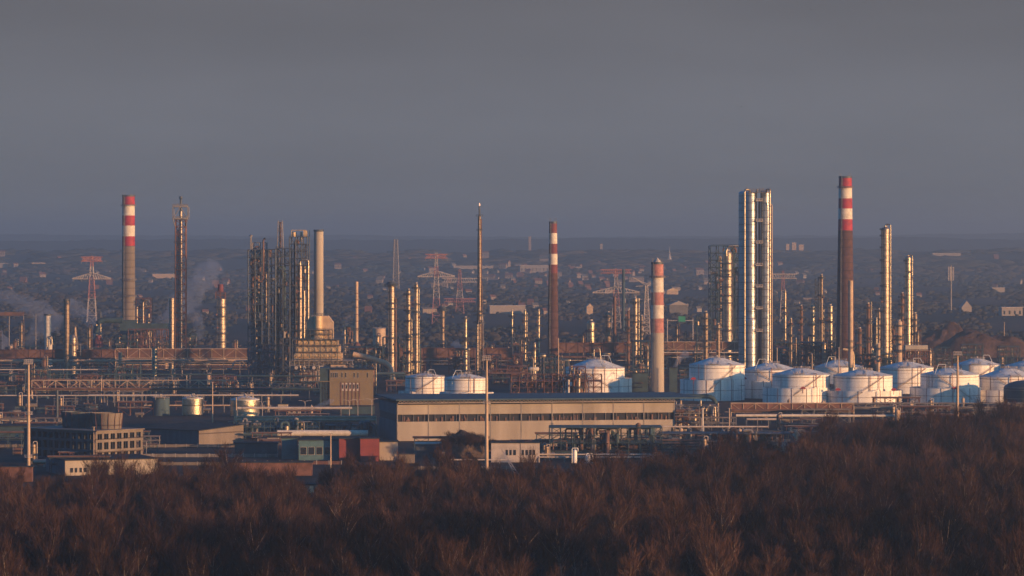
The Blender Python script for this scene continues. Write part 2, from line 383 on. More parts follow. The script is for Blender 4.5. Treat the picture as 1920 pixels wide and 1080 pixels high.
mb=MB(); mb.cyl(0,0,Z(398,D),Z(372,D),W(1.9,D),n=12); mb.lathe(0,0,[(W(1.9,D),Z(374,D)),(W(3.2,D),Z(372,D)),(W(3.2,D),Z(368.5,D)),(W(1.5,D),Z(368,D))],12); mb.build('flare_tip','steel',t)
for y in (455,504,545,590,632):
    mb=MB(); h=W(12,D); mb.box(-h,h,-h,h,Z(y,D)-.25,Z(y,D)); rails(mb,[(-h,-h,Z(y,D)),(h,-h,Z(y,D))],1.2,.2); mb.build('platform','steel',t)
# tall central flare
D=3330; t=thing('flare_stack','very slender tall flare stack with a tiny flame at its tip','flare stack',(X(899,D),D,0))
MB().lathe(0,0,[(W(5,D),0),(W(5,D),Z(590,D)),(W(4.0,D),Z(580,D)),(W(3.7,D),Z(450,D)),(W(3.1,D),Z(430,D)),(W(2.9,D),Z(405,D))],16).build('shaft','clad2',t)
MB().cyl(0,0,Z(406,D),Z(386,D),W(1.5,D),n=10).build('flare_tip','steel',t)
mb=MB(); ring_platform(mb,W(3,D),Z(405,D),1.6,10); mb.build('platform','steel',t); mb=MB(); ring_platform(mb,W(4,D),Z(432,D),.6,10); mb.build('platform','steel',t)
mb=MB(); mb.bend([(W(4.5,D),-1.2,0),(W(4.5,D),-1.2,Z(540,D)),(W(3.6,D),-1,Z(532,D)),(W(3.4,D),-1,Z(410,D))],.45,8); mb.build('side_pipe','rustp',t)
for y in (585,592,606):
    mb=MB(); ring_platform(mb,W(6,D),Z(y,D),2.4,14,w=.3); mb.build('platform','steel',t)
MB().box(W(4,D),W(7,D),-2,0,Z(606,D),Z(590,D)).build('junction_box','pale',t); mb=MB(); mb.box(W(3.4,D),W(7,D),-1,0,Z(566,D),Z(565,D)); mb.box(W(7,D),W(13,D),-1.5,0,Z(570,D),Z(569,D)); mb.box(W(7,D),W(13,D),-1.5,0,Z(564,D),Z(562.5,D)); mb.box(W(12,D),W(13,D),-1.5,0,Z(570,D),Z(563,D)); mb.build('instrument_box','pale',t)
mb=MB(); lattice_tower(mb,W(3,D),-5,0,Z(600,D),W(9,D),W(9,D),.35,pitch=5); mb.build('stair_tower','steelg',t)
MB().cyl(W(-4,D),-4,0,Z(608,D),W(2.6,D),n=12).build('riser_pipe','clad',t)
fm=bpy.data.materials.new('flame'); fm.use_nodes=True; b=fm.node_tree.nodes['Principled BSDF']; b.inputs['Base Color'].default_value=(.8,.4,.2,1); b.inputs['Emission Color'].default_value=(1,.55,.35,1); b.inputs['Emission Strength'].default_value=.7
MB().lathe(W(.3,D),0,[(.3,Z(386,D)),(W(1.3,D),Z(384.5,D)),(W(.9,D),Z(382.5,D)),(.05,Z(380.5,D))],8).build('flame',fm,t)
# ---------------------------------------------------------------- process columns
def column(px,D,w,yt,label,m='clad',plats=(),pipe=None,top='dome',side=0,name='process_column',w2=None,y2=None,ladd=True,arc=None,pm='silver',group=None):
    """w2,y2: a wider lower section up to row y2"""
    t=thing(name,label,'column',(X(px,D),D,0),group); r=W(w,D)/2; zt=Z(yt,D)
    pr=[(r,0),(r,zt)] if not w2 else [(W(w2,D)/2,0),(W(w2,D)/2,Z(y2,D)),(r,Z(y2,D)+r*.8),(r,zt)]
    mb=MB().lathe(0,0,pr,22)
    if top=='dome': mb.dome(0,0,zt,r,r*.7,22)
    else: mb.disc(0,0,zt,r,22)
    mb.build('shell',m,t)
    tz=zt+(r*.7 if top=='dome' else 0)
    if top in('dome','valve'):
        v=MB(); v.cyl(0,0,tz-.5,tz+W(1.6,D),r*.25+.2,n=8); v.cyl(r*.4,0,tz-.8,tz+W(2.2,D),.3,n=6); v.cyl(-r*.45,0,tz-.8,tz+W(1.1,D),.35,n=6); v.beam((-r*.5,0,tz+W(1.1,D)),(r*.4,0,tz+W(1.4,D)),.35); v.build('vent_valve','pale',t)
    if top=='crown':
        v=MB(); ring_platform(v,r*1.25,zt-W(3,D),2.4,12,w=.4,rail=2)
        for i in range(7): a=i*.9; v.beam((r*1.1*math.cos(a),r*1.1*math.sin(a),zt-2),(r*1.1*math.cos(a),r*1.1*math.sin(a),zt+W(3+3*(i%3),D)),.4)
        v.lathe(0,0,[(r*1.3,zt-1),(r*1.6,zt+1),(r*1.2,zt+2.5)],12); v.build('crown_gear','steel',t)
    rr=random.Random(int(px*7))
    if len(plats)<5 and zt>45: plats=tuple(plats)+tuple(yt+(HY+H*F/D-yt)*u for u in (rr.uniform(.2,.35),rr.uniform(.45,.6),rr.uniform(.7,.85)))
    for k in range(4 if w>4.5 else 2):
        z=rr.uniform(.15,.95)*zt; a=rr.uniform(-2.9,-.2); q=MB(); q.tube([(r*.8*math.cos(a),r*.8*math.sin(a),z),((r+1.3)*math.cos(a),(r+1.3)*math.sin(a),z)],.55,8); q.box((r+1.3)*math.cos(a)-.5,(r+1.3)*math.cos(a)+.5,(r+1.3)*math.sin(a)-.3,(r+1.3)*math.sin(a)+.3,z-.9,z+.9); q.build('nozzle','rust',t)
    for i,y in enumerate(plats):
        p=MB(); z=Z(y,D)
        a0,a1=(0,2*math.pi) if arc is None else arc
        ring_platform(p,r if not(w2 and y>y2) else W(w2,D)/2,z,W(2.4,D) if arc else 2.1,14,w=.34,a0=a0,a1=a1); p.build('platform','steel',t)
    if ladd:
        l=MB(); s=-1 if side>=0 else 1; ladder(l,s*r*.75,-r*.75,2,zt,.8,.18,1.5); l.build('ladder','steelg',t)
    if pipe:
        for k,(dx,pw,y0) in enumerate(pipe):
            x=W(dx,D); pr_=W(pw,D)/2; zz=Z(y0,D); s=1 if dx>0 else -1
            if zz>zt-2: pts=[(x,-r*.3,0),(x,-r*.3,zz),(0,0,zz),(0,0,tz-.3)]
            else: pts=[(x,-r*.3,0),(x,-r*.3,zz),(x-s*abs(x)*.6,-r*.1,zz+pr_)]
            MB().bend(pts,pr_,8).build('riser_pipe',pm,t)
    return t
C=column
C(415,3950,18,560,'stout golden column with a dark red cap left of the dense black steelwork',plats=(577,642),top='flat')
D=3950; t=thing('vessel_head_frame','red drum and light frame standing above the stout golden column','vessel',(X(414,D),D-4,Z(560,D)))
mb=MB().cyl(0,0,W(15,D)-W(3,D),W(27,D),W(5.6,D),W(5,D),12); mb.build('drum','brown_red',t)
mb=MB(); frame(mb,-W(9,D),W(9,D),-5,5,[0,W(6,D),W(12,D)],2,.5,(0,1)); mb.build('support_frame','rust',t)
C(290,3420,10.5,652,'short bright column with a mirror like streak in front of the trestle',m='silver',top='flat',ladd=False)
C(226,3480,8.5,661,'short narrow column in front of the trestle below the tall concrete chimney',m='clad',top='flat',ladd=False)
C(562.5,3340,8,500,'thick dark column with a bright edge inside the black steelwork',m='clad',top='dome',plats=(),pipe=[(8,3.4,545),(15.5,4,487)],ladd=False,pm='silver')
C(734,3430,12.5,534,'gold column with a black crown of gear and rods above a pipe flue',plats=(580,),top='crown',pipe=[(8,4,560)],pm='rustp')
C(765.5,3450,9,546,'middle column of three with a platform half way down, gold top',plats=(553,603,633),pipe=[(6.5,2.2,598)])
C(780.5,3440,8,534,'narrow column right of the middle one with a bare spike at its top',plats=(541,586),pipe=[(5.2,1.5,538)])
C(829.5,4150,9.5,579,'lone pale column with a black spiky crown against the hazy suburb',m='clad2',plats=(583,),top='crown')
C(873,3440,6,597,'slim bright column left of the tall flare stack',m='silver',plats=(598,640),w2=8.5,y2=660)
C(960,3900,4.4,584,'left one of three thin gleaming columns on a raised deck',m='silver',plats=(594,628))
C(984.5,3900,4.8,583,'middle one of three thin gleaming columns on a raised deck',m='silver',plats=(592,625),pipe=[(4,1.2,586)])
C(1010,3880,5,583,'right one of three thin gleaming columns left of the slim brick chimney',m='silver',plats=(592,640))
C(1002.5,3300,5,646,'bright slim column rising behind the rusty pipe frame',m='silver',plats=(655,683))
C(1108,3740,15,606,'broad pale blue column with a brilliant streak behind the central white tank',m='silver',plats=(622,),pipe=None)
C(1140,3950,13,590,'broad dull column with a platform right of the brilliant one',m='clad2',plats=(595,620))
C(1178,3500,6,584,'rusty thin column left of the twin pipe column',m='rustp',plats=(600,625))
C(1191,3480,9,561,'golden column with an arching side pipe near the pale banded chimney',m='clad',plats=(568,605,640),pipe=[(7,2,559)])
C(1203,3600,5.5,594,'thin dull column tight against the pale banded chimney',m='clad2',plats=(610,632))
C(1323,3500,10,588,'coppery column with clustered valves left of the great twin towers',m='clad2',plats=(598,618,640))
C(1346.5,3480,8,610,'short dull column right of the coppery one',m='clad2',plats=(618,))
C(1472,3700,4.6,547,'thin golden column just right of the great twin towers',m='silver',plats=(590,618))
C(1483,3350,5,598,'thin dull column in front of and right of the thin golden one',m='clad2',plats=(612,645),top='valve')
C(1492.5,3350,3,636,'very short thin pipe column behind the front white tanks',m='clad2',ladd=False)
C(1502.5,3800,6,575,'dark reddish column with a dark head, mid way between towers and brick chimney',m='rustp',plats=(582,596))
C(1524,3750,8,574,'bright short column between the reddish one and the ladder column',m='silver',plats=(580,630))
C(1540.5,3700,5.5,517,'tall thin coppery column with a dark lattice stair at its left',m='clad2',plats=(522,),pipe=[(4,1.4,580)])
C(1557,3700,9,575,'bright stout column with a crown of valves close left of the tallest brick chimney',m='silver',plats=(588,604,630))
C(1612,3500,8,618,'short tan column close right of the tan pole stack',m='rustp',plats=(625,648))
C(1628,3500,8,572,'rusty pipe wrapped column with a hooked vent pipe',m='rustp',plats=(578,600,635),pipe=[(6,1.2,566)])
C(1648,3550,6,582,'narrow coppery column tight left of the tall laddered column',m='clad2',plats=(584,600),pipe=[(4.5,1.8,584)])
C(1660,3500,16,431,'tall gold column with dark ladder platforms on its left side',m='clad',plats=(431,443,465,489,513,537,560,585,612),pipe=[(9.5,2.4,421)],arc=(2.4,4.4))
C(1647,3250,7,647,'low tan column in front of the tall laddered column',m='tan',plats=(655,))
C(1643.5,3420,3.2,598,'needle thin bright column before the dark legs of the tall laddered column',m='silver',plats=(612,),ladd=False)
C(1686,3350,11,605,'tan column with a gleaming domed head below the two tallest right hand columns',m='tan',plats=(612,632,660),name='process_column')
C(1692,3700,7,552,'dark pipe bound column just left of the bright second tallest right column',m='rustp',plats=(558,572,590),pipe=[(5,1.5,550)])
C(1702.5,3550,12,484,'bright second tallest column of the right hand cluster',m='silver',plats=(490,520,542,560,601,620),pipe=[(8,2,478)],arc=(2.4,4.4))
C(1716,3550,8,590,'dull column at the right end of the cluster',m='clad2',plats=(601,612))
D=3700; t=thing('stair_tower','dark lattice stair tower left of the tall thin coppery column','stair tower',(X(1532,D),D,0))
mb=MB(); lattice_tower(mb,0,0,0,Z(523,D),W(7,D),W(7,D),.5,pitch=6)
for i in range(22): z=Z(640,D)+i*2.6; mb.box(-W(3,D),W(3,D),-3,3,z,z+.3)
mb.build('stair_frame','steel',t)
# the great twin towers
D=3330; t=thing('twin_tower','great pair of tall silver columns joined by platforms, tallest metal thing in the plant','process tower',(X(1417,D),D,0))
def xx(p): return W(p-1417,D)
MB().lathe(xx(1397),9,[(W(11,D),0),(W(11,D),Z(362,D))],28).dome(xx(1397),9,Z(362,D),W(11,D),2,28).build('rear_column','tower',t)
MB().lathe(xx(1407.5),-2,[(W(10.5,D),0),(W(10.5,D),Z(600,D)),(W(9,D),Z(595,D)),(W(9,D),Z(364,D))],28).dome(xx(1407.5),-2,Z(364,D),W(9,D),3,28).build('front_column','tower',t)
MB().lathe(xx(1435.5),2,[(W(8.5,D),0),(W(8.5,D),Z(362,D))],28).dome(xx(1435.5),2,Z(362,D),W(8.5,D),3,28).build('right_column','tower',t)
MB().bend([(xx(1395),-9,Z(690,D)),(xx(1395),-9,Z(355.5,D)),(xx(1405),-7,Z(355.5,D)),(xx(1406),-4,Z(364,D))],W(1.9,D),10,br=6).build('overhead_pipe','silver',t)
MB().bend([(xx(1442.6),-6,0),(xx(1442.6),-6,Z(354.8,D)),(xx(1437),-4,Z(355,D)),(xx(1436),-2,Z(362,D))],W(1.9,D),10,br=4).build('overhead_pipe','silver',t)
MB().bend([(xx(1446.8),-4,0),(xx(1446.8),-4,Z(384,D)),(xx(1440),-3,Z(380,D))],W(1.1,D),8).build('riser_pipe','tan',t)
MB().bend([(xx(1424),4,0),(xx(1424),4,Z(372,D))],W(1.7,D),8).build('inner_pipe','rustp',t)
mb=MB()
for x in (1418.2,1427.5):
    for y in (-5,6): mb.beam((xx(x),y,0),(xx(x),y,Z(358,D)),.6)
mb.build('tie_frame','steel',t)
for y in (376,414,455,497,537,578,620):
    mb=MB(); z=Z(y,D); mb.box(xx(1416.5),xx(1429),-8,8,z-.6,z); rails(mb,[(xx(1416.5),-8,z),(xx(1429),-8,z)],1.6,.3); mb.build('platform','pale',t)
mb=MB(); z=Z(360,D); mb.box(xx(1399),xx(1444),-8,8,z-.5,z-.1); rails(mb,[(xx(1399),-8,z),(xx(1444),-8,z)],2.4,.3)
for x,y in ((1400,350),(1424,352),(1430,352),(1437,354)): mb.beam((xx(x),0,z),(xx(x),0,Z(y,D)),.4)
mb.cyl(xx(1420),0,z,Z(354,D),W(2,D),n=10); mb.build('top_platform','steelg',t)
mb=MB(); ladder(mb,xx(1429),-7,5,Z(362,D),1,.25,2); mb.build('ladder','steel',t)
# ---------------------------------------------------------------- steel frames with their pipework
def steel_frame(px0,px1,ytop,D,label,depth=24,nx=2,pitch=9,m='steel',decks=True,seed=1,pipes=8,ybot=None,pm=('rustp','clad2','pipe'),w=.6,name='process_steelwork',bits=6):
    cx=(px0+px1)/2; t=thing(name,label,'steel frame',(X(cx,D),D,0)); hw=W(px1-px0,D)/2; z1=Z(ytop,D); z0=0
    rr=random.Random(seed); n=max(2,round((z1-z0)/pitch)); lv=[z0+(z1-z0)*i/n for i in range(n+1)]
    mb=MB(); frame(mb,-hw,hw,-depth/2,depth/2,lv,nx,w,set(i for i in range(n) if decks and i%2),seed=seed); mb.build('frame',m,t)
    for k in range(pipes):
        x=rr.uniform(-hw*.9,hw*.9); y=rr.uniform(-depth/2-1,depth/3); za=rr.uniform(0,z1*.5); zb=rr.uniform(max(za+8,z1*.5),z1*1.0); r=rr.choice((.35,.5,.8,1.1))
        x2=max(-hw,min(hw,x+rr.uniform(-8,8)))
        MB().bend([(x,y,za),(x,y,zb),(x2,y,zb),(x2,y-2,zb-rr.uniform(2,6))],r,8).build('pipe_run',pm[k%len(pm)],t)
    for k in range(bits):
        i=rr.randrange(1,n); x=rr.uniform(-hw*.8,hw*.8); y=-depth/2+rr.uniform(0,5); q=rr.random(); mb=MB(); z=lv[i]+.4
        if q<.5: mb.cyl(x,y,z,z+rr.uniform(2.5,6),rr.uniform(.8,1.8),n=12); mb.dome(x,y,z+4 if False else mb.v[-1][2],1,.5,8); nm='vessel'
        else:
            L=rr.uniform(3,7); mb.tube([(x-L/2,y,z+1.4),(x+L/2,y,z+1.4)],1.2,10); mb.box(x-L/3,x-L/3+.4,y-.8,y+.8,z,z+1); mb.box(x+L/3,x+L/3+.4,y-.8,y+.8,z,z+1); nm='exchanger'
        mb.build(nm,rr.choice(pm),t)
    return t
t=steel_frame(468,519,468,3340,'wide black steelwork at the left end of the dense process block',nx=4,m='steel',seed=4,pipes=13,depth=40,bits=26,pitch=6.5,w=.8,pm=('steelg','teal','rustp','clad2','steel'))
D=3310
mb=MB(); mb.bend([(W(-4,D),-24,Z(527,D)),(W(4,D),-24,Z(527,D))],W(3,D)/1.6,10); mb.bend([(W(3,D)*1.0,-23,Z(523,D)),(W(5,D),-23,Z(523,D)),(W(5,D),-23,Z(450,D)),(W(7,D),-23,Z(447.5,D))],W(1.7,D),10); 
tp=thing('bent_vent_pipe','red brown vent pipe with a black bent mouth on the black steelwork','pipe',(X(492,D),D,0)); mb.build('pipe','rustp',tp)
MB().tube([(W(6.5,D),-23,Z(447.7,D)),(W(9,D),-23,Z(446.8,D))],W(2,D),10).build('mouth','dark',tp)
mb=MB(); lattice_tower(mb,0,0,Z(468,D),Z(443,D),W(2.4,D),W(1.6,D),.4,pitch=4); mb.dome(0,0,Z(443,D),1.6,1.4,8)
tag(mb.build('antenna_mast','steelg',loc=(X(470.5,D),D,0)),'thin mast with a pale round head on the left corner of the black steelwork','mast')
steel_frame(519,545,466,3350,'narrow tall middle section of the black steelwork carrying a lattice mast',nx=2,m='steel',seed=9,pipes=7,depth=30,w=.8,pitch=6.2,bits=14,pm=('steelg','teal','rustp','clad2'))
D=3340; t=thing('lattice_mast','open lattice mast with ladder on top of the black steelwork','mast',(X(525.5,D),D,Z(466,D)))
mb=MB(); lattice_tower(mb,0,0,0,W(52,D),W(11,D),W(8,D),.45,pitch=6); mb.build('mast_frame','steelg',t)
MB().cyl(0,0,0,W(50,D),.9,n=8).build('riser_pipe','rustp',t)
t=steel_frame(545,578,444,3365,'right section of the black steelwork with gold lit top decks',nx=3,m='steel',seed=12,pipes=8,depth=34,w=.7,pitch=6,bits=10,pm=('clad','rustp','pipe'))
mb=MB(); zt=Z(444,3365)
for x in (-6,6,9): mb.beam((x,-12,zt),(x,-12,zt+5.5),.4)
mb.beam((-6,-12,zt+5.5),(6,-12,zt+5.5),.5); mb.cyl(2,-10,zt-4,zt+4,1,n=8); mb.box(4,7.4,-14,-10,zt,zt+5.2); mb.cyl(-4,-8,zt,zt+4,2,n=10); mb.build('top_gear','yellow',t)
steel_frame(1331,1387,461,3900,'dark frame with a gleaming drum column behind the left side of the twin towers',nx=4,m='teal',seed=21,pipes=14,depth=40,w=.75,pitch=7,bits=16,pm=('rustp','teal','clad2'))
C(1364,3860,18,476,'fat gleaming drum column standing inside the dark frame',m='clad',plats=(495,509,520,555),top='dome')
D=3850; tag(MB().bend([(0,0,Z(480,D)),(0,0,Z(461,D)),(W(23,D),0,Z(461,D))],W(2.4,D),12,br=8).build('transfer_pipe','silver',loc=(X(1361,D),D-6,0)),'bright pipe bending from the fat drum column over to the twin towers','pipe')
steel_frame(1306,1320,592,3560,'slim dark frame beside the coppery column',nx=1,m='teal',seed=22,pipes=3,depth=14,bits=3)
steel_frame(1186,1216,640,3450,'dark low frame under the golden column near the pale banded chimney',nx=2,m='teal',seed=23,pipes=6,depth=20)
steel_frame(718,748,632,3460,'low dark frame round the foot of the gold column with the black crown',nx=2,m='teal',seed=24,pipes=4,depth=20,pitch=7)
steel_frame(757,788,648,3470,'low dark frame round the feet of the middle columns',nx=2,m='teal',seed=25,pipes=4,depth=20,pitch=7)
steel_frame(1600,1735,650,3560,'long dark frame under the right hand cluster of columns',nx=11,m='teal',seed=26,pipes=50,depth=30,pitch=5.5,bits=40)
steel_frame(1632,1676,606,3585,'upper dark frame among the right hand columns',nx=4,m='steel',seed=27,pipes=18,depth=22,pitch=8,bits=5)
steel_frame(1452,1566,642,3680,'broad low dark frame between the twin towers and the tallest brick chimney',nx=10,m='teal',seed=28,pipes=40,depth=30,pitch=5.5,bits=30)
steel_frame(254,284,560,4080,'cluster of frame and rusty vessels right of the concrete chimney behind a flue',nx=2,m='rust',seed=30,pipes=9,depth=16,pitch=9,bits=9,pm=('rustp','clad','pipe'))
steel_frame(242,314,618,3900,'low rusty framework under the dark flue duct',nx=6,m='rust',seed=31,pipes=12,depth=20,pitch=7,pm=('rustp','clad2','pipe'))
steel_frame(175,232,648,3950,'low dark frame left of the concrete chimney base',nx=4,m='teal',seed=32,pipes=8,depth=20,pitch=6)
steel_frame(350,368,627,3900,'small frame of bent pipes right of the lattice flare tower',nx=2,m='teal',seed=33,pipes=7,depth=14,pitch=8,pm=('silver','rustp','clad2'))
steel_frame(646,664,612,3800,'dark little frame with bare vessels left of the slender banded stack',nx=1,m='teal',seed=34,pipes=4,depth=14,bits=6)
steel_frame(655,720,650,3600,'open dark frame behind the tan duct',nx=4,m='teal',seed=35,pipes=10,depth=18,pitch=7)
steel_frame(948,1000,633,3880,'raised dark deck under the three thin gleaming columns',nx=4,m='steel',seed=36,pipes=8,depth=24,pitch=8)
# the rusty frame in front of the central tank
t=steel_frame(958,1128,702,2880,'rusty red open pipe frame in front of the large central white tank',nx=11,m='rust',seed=40,pipes=26,depth=22,pitch=4.6,bits=14,pm=('rustp','clad2','rust'),w=.42,decks=True)
steel_frame(1068,1098,688,2890,'taller rusty middle tower of the red pipe frame',nx=2,m='rust',seed=41,pipes=5,depth=10,pitch=5,bits=4,pm=('rustp','clad','rust'),w=.42)
C(1085,2862,7,702,'copper coloured drum column in the red pipe frame',m='clad',plats=(708,728),top='flat')
C(1066,2855,4,712,'short yellow lit pipe column in the red pipe frame',m='bwhite',top='flat',ladd=False)
for i,(a,yt_) in enumerate(((1000,672),(1047,634),(1077,690))):
    mb=MB(); mb.cyl(0,0,0,Z(yt_,2885),.45,.3,8); tag(mb.build('vent_pole','tan',loc=(X(a,2885),2885-i,0)),('thin vent pole at the left of the red pipe frame','tallest thin vent pole in front of the slim brick chimney','short vent pole above the red pipe frame middle')[i],'pole')
steel_frame(474,500,455,3375,'rearmost upper bay of the black steelwork behind its left corner',nx=2,m='steelg',seed=14,pipes=3,depth=14,w=.6,pitch=8,bits=6)
# furnace
D=3270; t=thing('furnace','big gold lit furnace casing inside a steel cage under the wide tan stack','furnace',(X(600,D),D,0))
def fx(p): return W(p-600,D)
mb=MB(); mb.box(fx(552),fx(642),-10,16,Z(681,D),Z(662,D)); mb.box(fx(556),fx(638),-9,14,Z(662,D),Z(647,D)); mb.box(fx(560),fx(634),-8,12,Z(647,D),Z(636,D)); mb.build('firebox','tan',t)
for a_,b_,y_,r_ in ((553,641,675,5.5),(553,641,665.5,4.5),(557,637,655,6),(561,633,642,6)): MB().tube([(fx(a_),-10,Z(y_,D)),(fx(a_+3),-10,Z(y_,D)),(fx(b_-3),-10,Z(y_,D)),(fx(b_),-10,Z(y_,D))],W(r_,D),14).build('convection_bank','yellow',t)
mb=MB(); v=[]
prof=[(574,636),(574,604),(584,592),(616,592),(625,604),(625,636)]
for y in (-7,9): v+=[(fx(a),y,Z(b,D)) for a,b in prof]
n=6; mb.add(v,[tuple(range(n))[::-1],tuple(range(n,2*n))]+[(i,(i+1)%n,n+(i+1)%n,n+i) for i in range(n)]); mb.build('hood','tan',t)
mb=MB(); mb.lathe(fx(597.5),-9,[(W(15,D),Z(636,D)),(W(8.5,D),Z(622,D)),(W(8.5,D),Z(592,D))],16); mb.build('flue_neck','yellow',t)
mb=MB(); frame(mb,fx(550),fx(645),-16,16,[Z(y,D) for y in (684,672,659,647,636)],9,.42,{3},seed=5); mb.build('cage','steel',t)
mb=MB(); frame(mb,fx(545),fx(662),-17,17,[0,Z(692,D),Z(684,D),Z(676,D)],13,.5,{1,2},seed=6); mb.build('lower_deck','steelg',t)
mb=MB(); frame(mb,fx(575),fx(625),-15,-9,[Z(636,D),Z(627,D),Z(618,D)],6,.3,{0,1},seed=7)
rails(mb,[(fx(578),-9,Z(592,D)),(fx(622),-9,Z(592,D))],2,.25); mb.build('gantry','steel',t)
for k in range(7):
    px=(558,573,591,604,638,648,661)[k]; mb=MB(); mb.tube([(fx(px),-18,Z(688,D)),(fx(px),-21,Z(688,D))],W(3.2,D),14); mb.dome(fx(px),-19.5,Z(688,D),W(2.4,D),W(2.4,D),10); mb.build('burner_drum','pale',t)
for k in range(4):
    mb=MB(); mb.box(fx(552+12.2*k),fx(563+12.2*k),-16.6,-16.0,Z(713,D),Z(694,D)); mb.build('wall_panel','panel',t)
D=3280
tag(MB().bend([(0,0,Z(664,D)),(W(18,D),0,Z(668,D)),(W(62,D),-4,Z(680,D)),(W(72,D),-6,Z(690,D)),(W(75,D),-6,Z(712,D))],W(5,D),14,br=6).build('flue_duct','tan',loc=(X(662,D),D,0)),'thick tan duct sloping down from the furnace to the right','duct')
D=3700; t=thing('stack_house','small domed hut at the foot of the slender banded stack','hut',(X(670,D),D-6,0))
MB().box(-W(8,D),W(8,D),-5,5,0,Z(651,D)).build('wall','tan',t); MB().lathe(0,0,[(W(8.5,D),Z(651,D)),(W(5,D),Z(644,D)),(.1,Z(640,D))],12).build('roof','rust',t)
# dark flue ducts at the concrete chimney
D=3930; t=thing('flue_duct','dark blue green flue duct running right from the concrete chimney','duct',(X(241,D),D,0))
def q(p): return W(p-241,D)
mb=MB(); n=4; pf=[(244,606),(316,606),(316,617),(262,624),(244,624)]
v=[]
for y in (-6,4): v+=[(q(a),y,Z(b,D)) for a,b in pf]
mb.add(v,[(4,3,2,1,0),(5,6,7,8,9)]+[(i,(i+1)%5,5+(i+1)%5,5+i) for i in range(5)]); mb.build('duct','teal',t)
mb=MB(); rails(mb,[(q(250),-6,Z(606,D)),(q(316),-6,Z(606,D))],3,.25,5)
for a in (256,272,288,304): mb.beam((q(a),-3,0),(q(a),-3,Z(618,D)),.7)
mb.build('duct_support','steel',t)
mb=MB(); mb.box(q(226),q(256),-9,6,0,Z(600,D)); mb.build('base_block','teal',t)
mb=MB(); mb.bend([(q(232),-10,Z(600,D)),(q(186),-10,Z(600,D)),(q(181),-10,Z(625,D))],W(5.5,D),14,br=8); mb.build('bend_duct','teal',t)
MB().cyl(q(183),-11,0,Z(605,D),W(2,D),n=10).build('riser_pipe','silver',t); MB().cyl(q(191),-11,0,Z(604,D),W(1,D),n=8).build('riser_pipe','silver',t)
MB().cyl(q(190.5),-10,Z(596,D),Z(584,D),W(1.6,D),n=8).build('vent_cap','steel',t)
mb=MB(); mb.lathe(q(187),-16,[(W(11,D),Z(655,D)),(W(9,D),Z(640,D)),(W(5,D),Z(628,D)),(.1,Z(627,D))],12,sm=False); mb.build('hopper','brown_red',t)
mb=MB(); mb.lathe(0,0,[(W(9,3500),0),(W(9,3500),Z(670,3500)),(W(3,3500),Z(618,3500)),(.1,Z(617,3500))],18)
tag(mb.build('cone_silo','clad2',loc=(X(117,3500),3600,0)),'pointed metal silo half hidden behind the dark banded stack','silo')
t=thing('valve_house','gold lit vessel with piping right of the dark banded stack','vessel',(X(137,3550),3550,0)); D=3550
MB().cyl(0,0,0,Z(637,D),W(7,D),n=12).dome(0,0,Z(637,D),W(7,D),5,12).build('shell','clad',t); mb=MB(); frame(mb,-7,7,-5,5,[0,8,14,20,26],2,.4,{1,3}); mb.build('frame','steelg',t)
t=thing('vessel','squat pale vessel under the short pale stack','vessel',(X(93,3700),3700,0)); D=3700
MB().cyl(0,0,0,Z(640,D),W(5,D),n=12).dome(0,0,Z(640,D),W(5,D),4,12).build('shell','bwhite',t); MB().bend([(-2,-3,20),(-2,-3,Z(632,D)),(2,-3,Z(630,D)),(3,-3,22)],.6).build('pipe','silver',t)
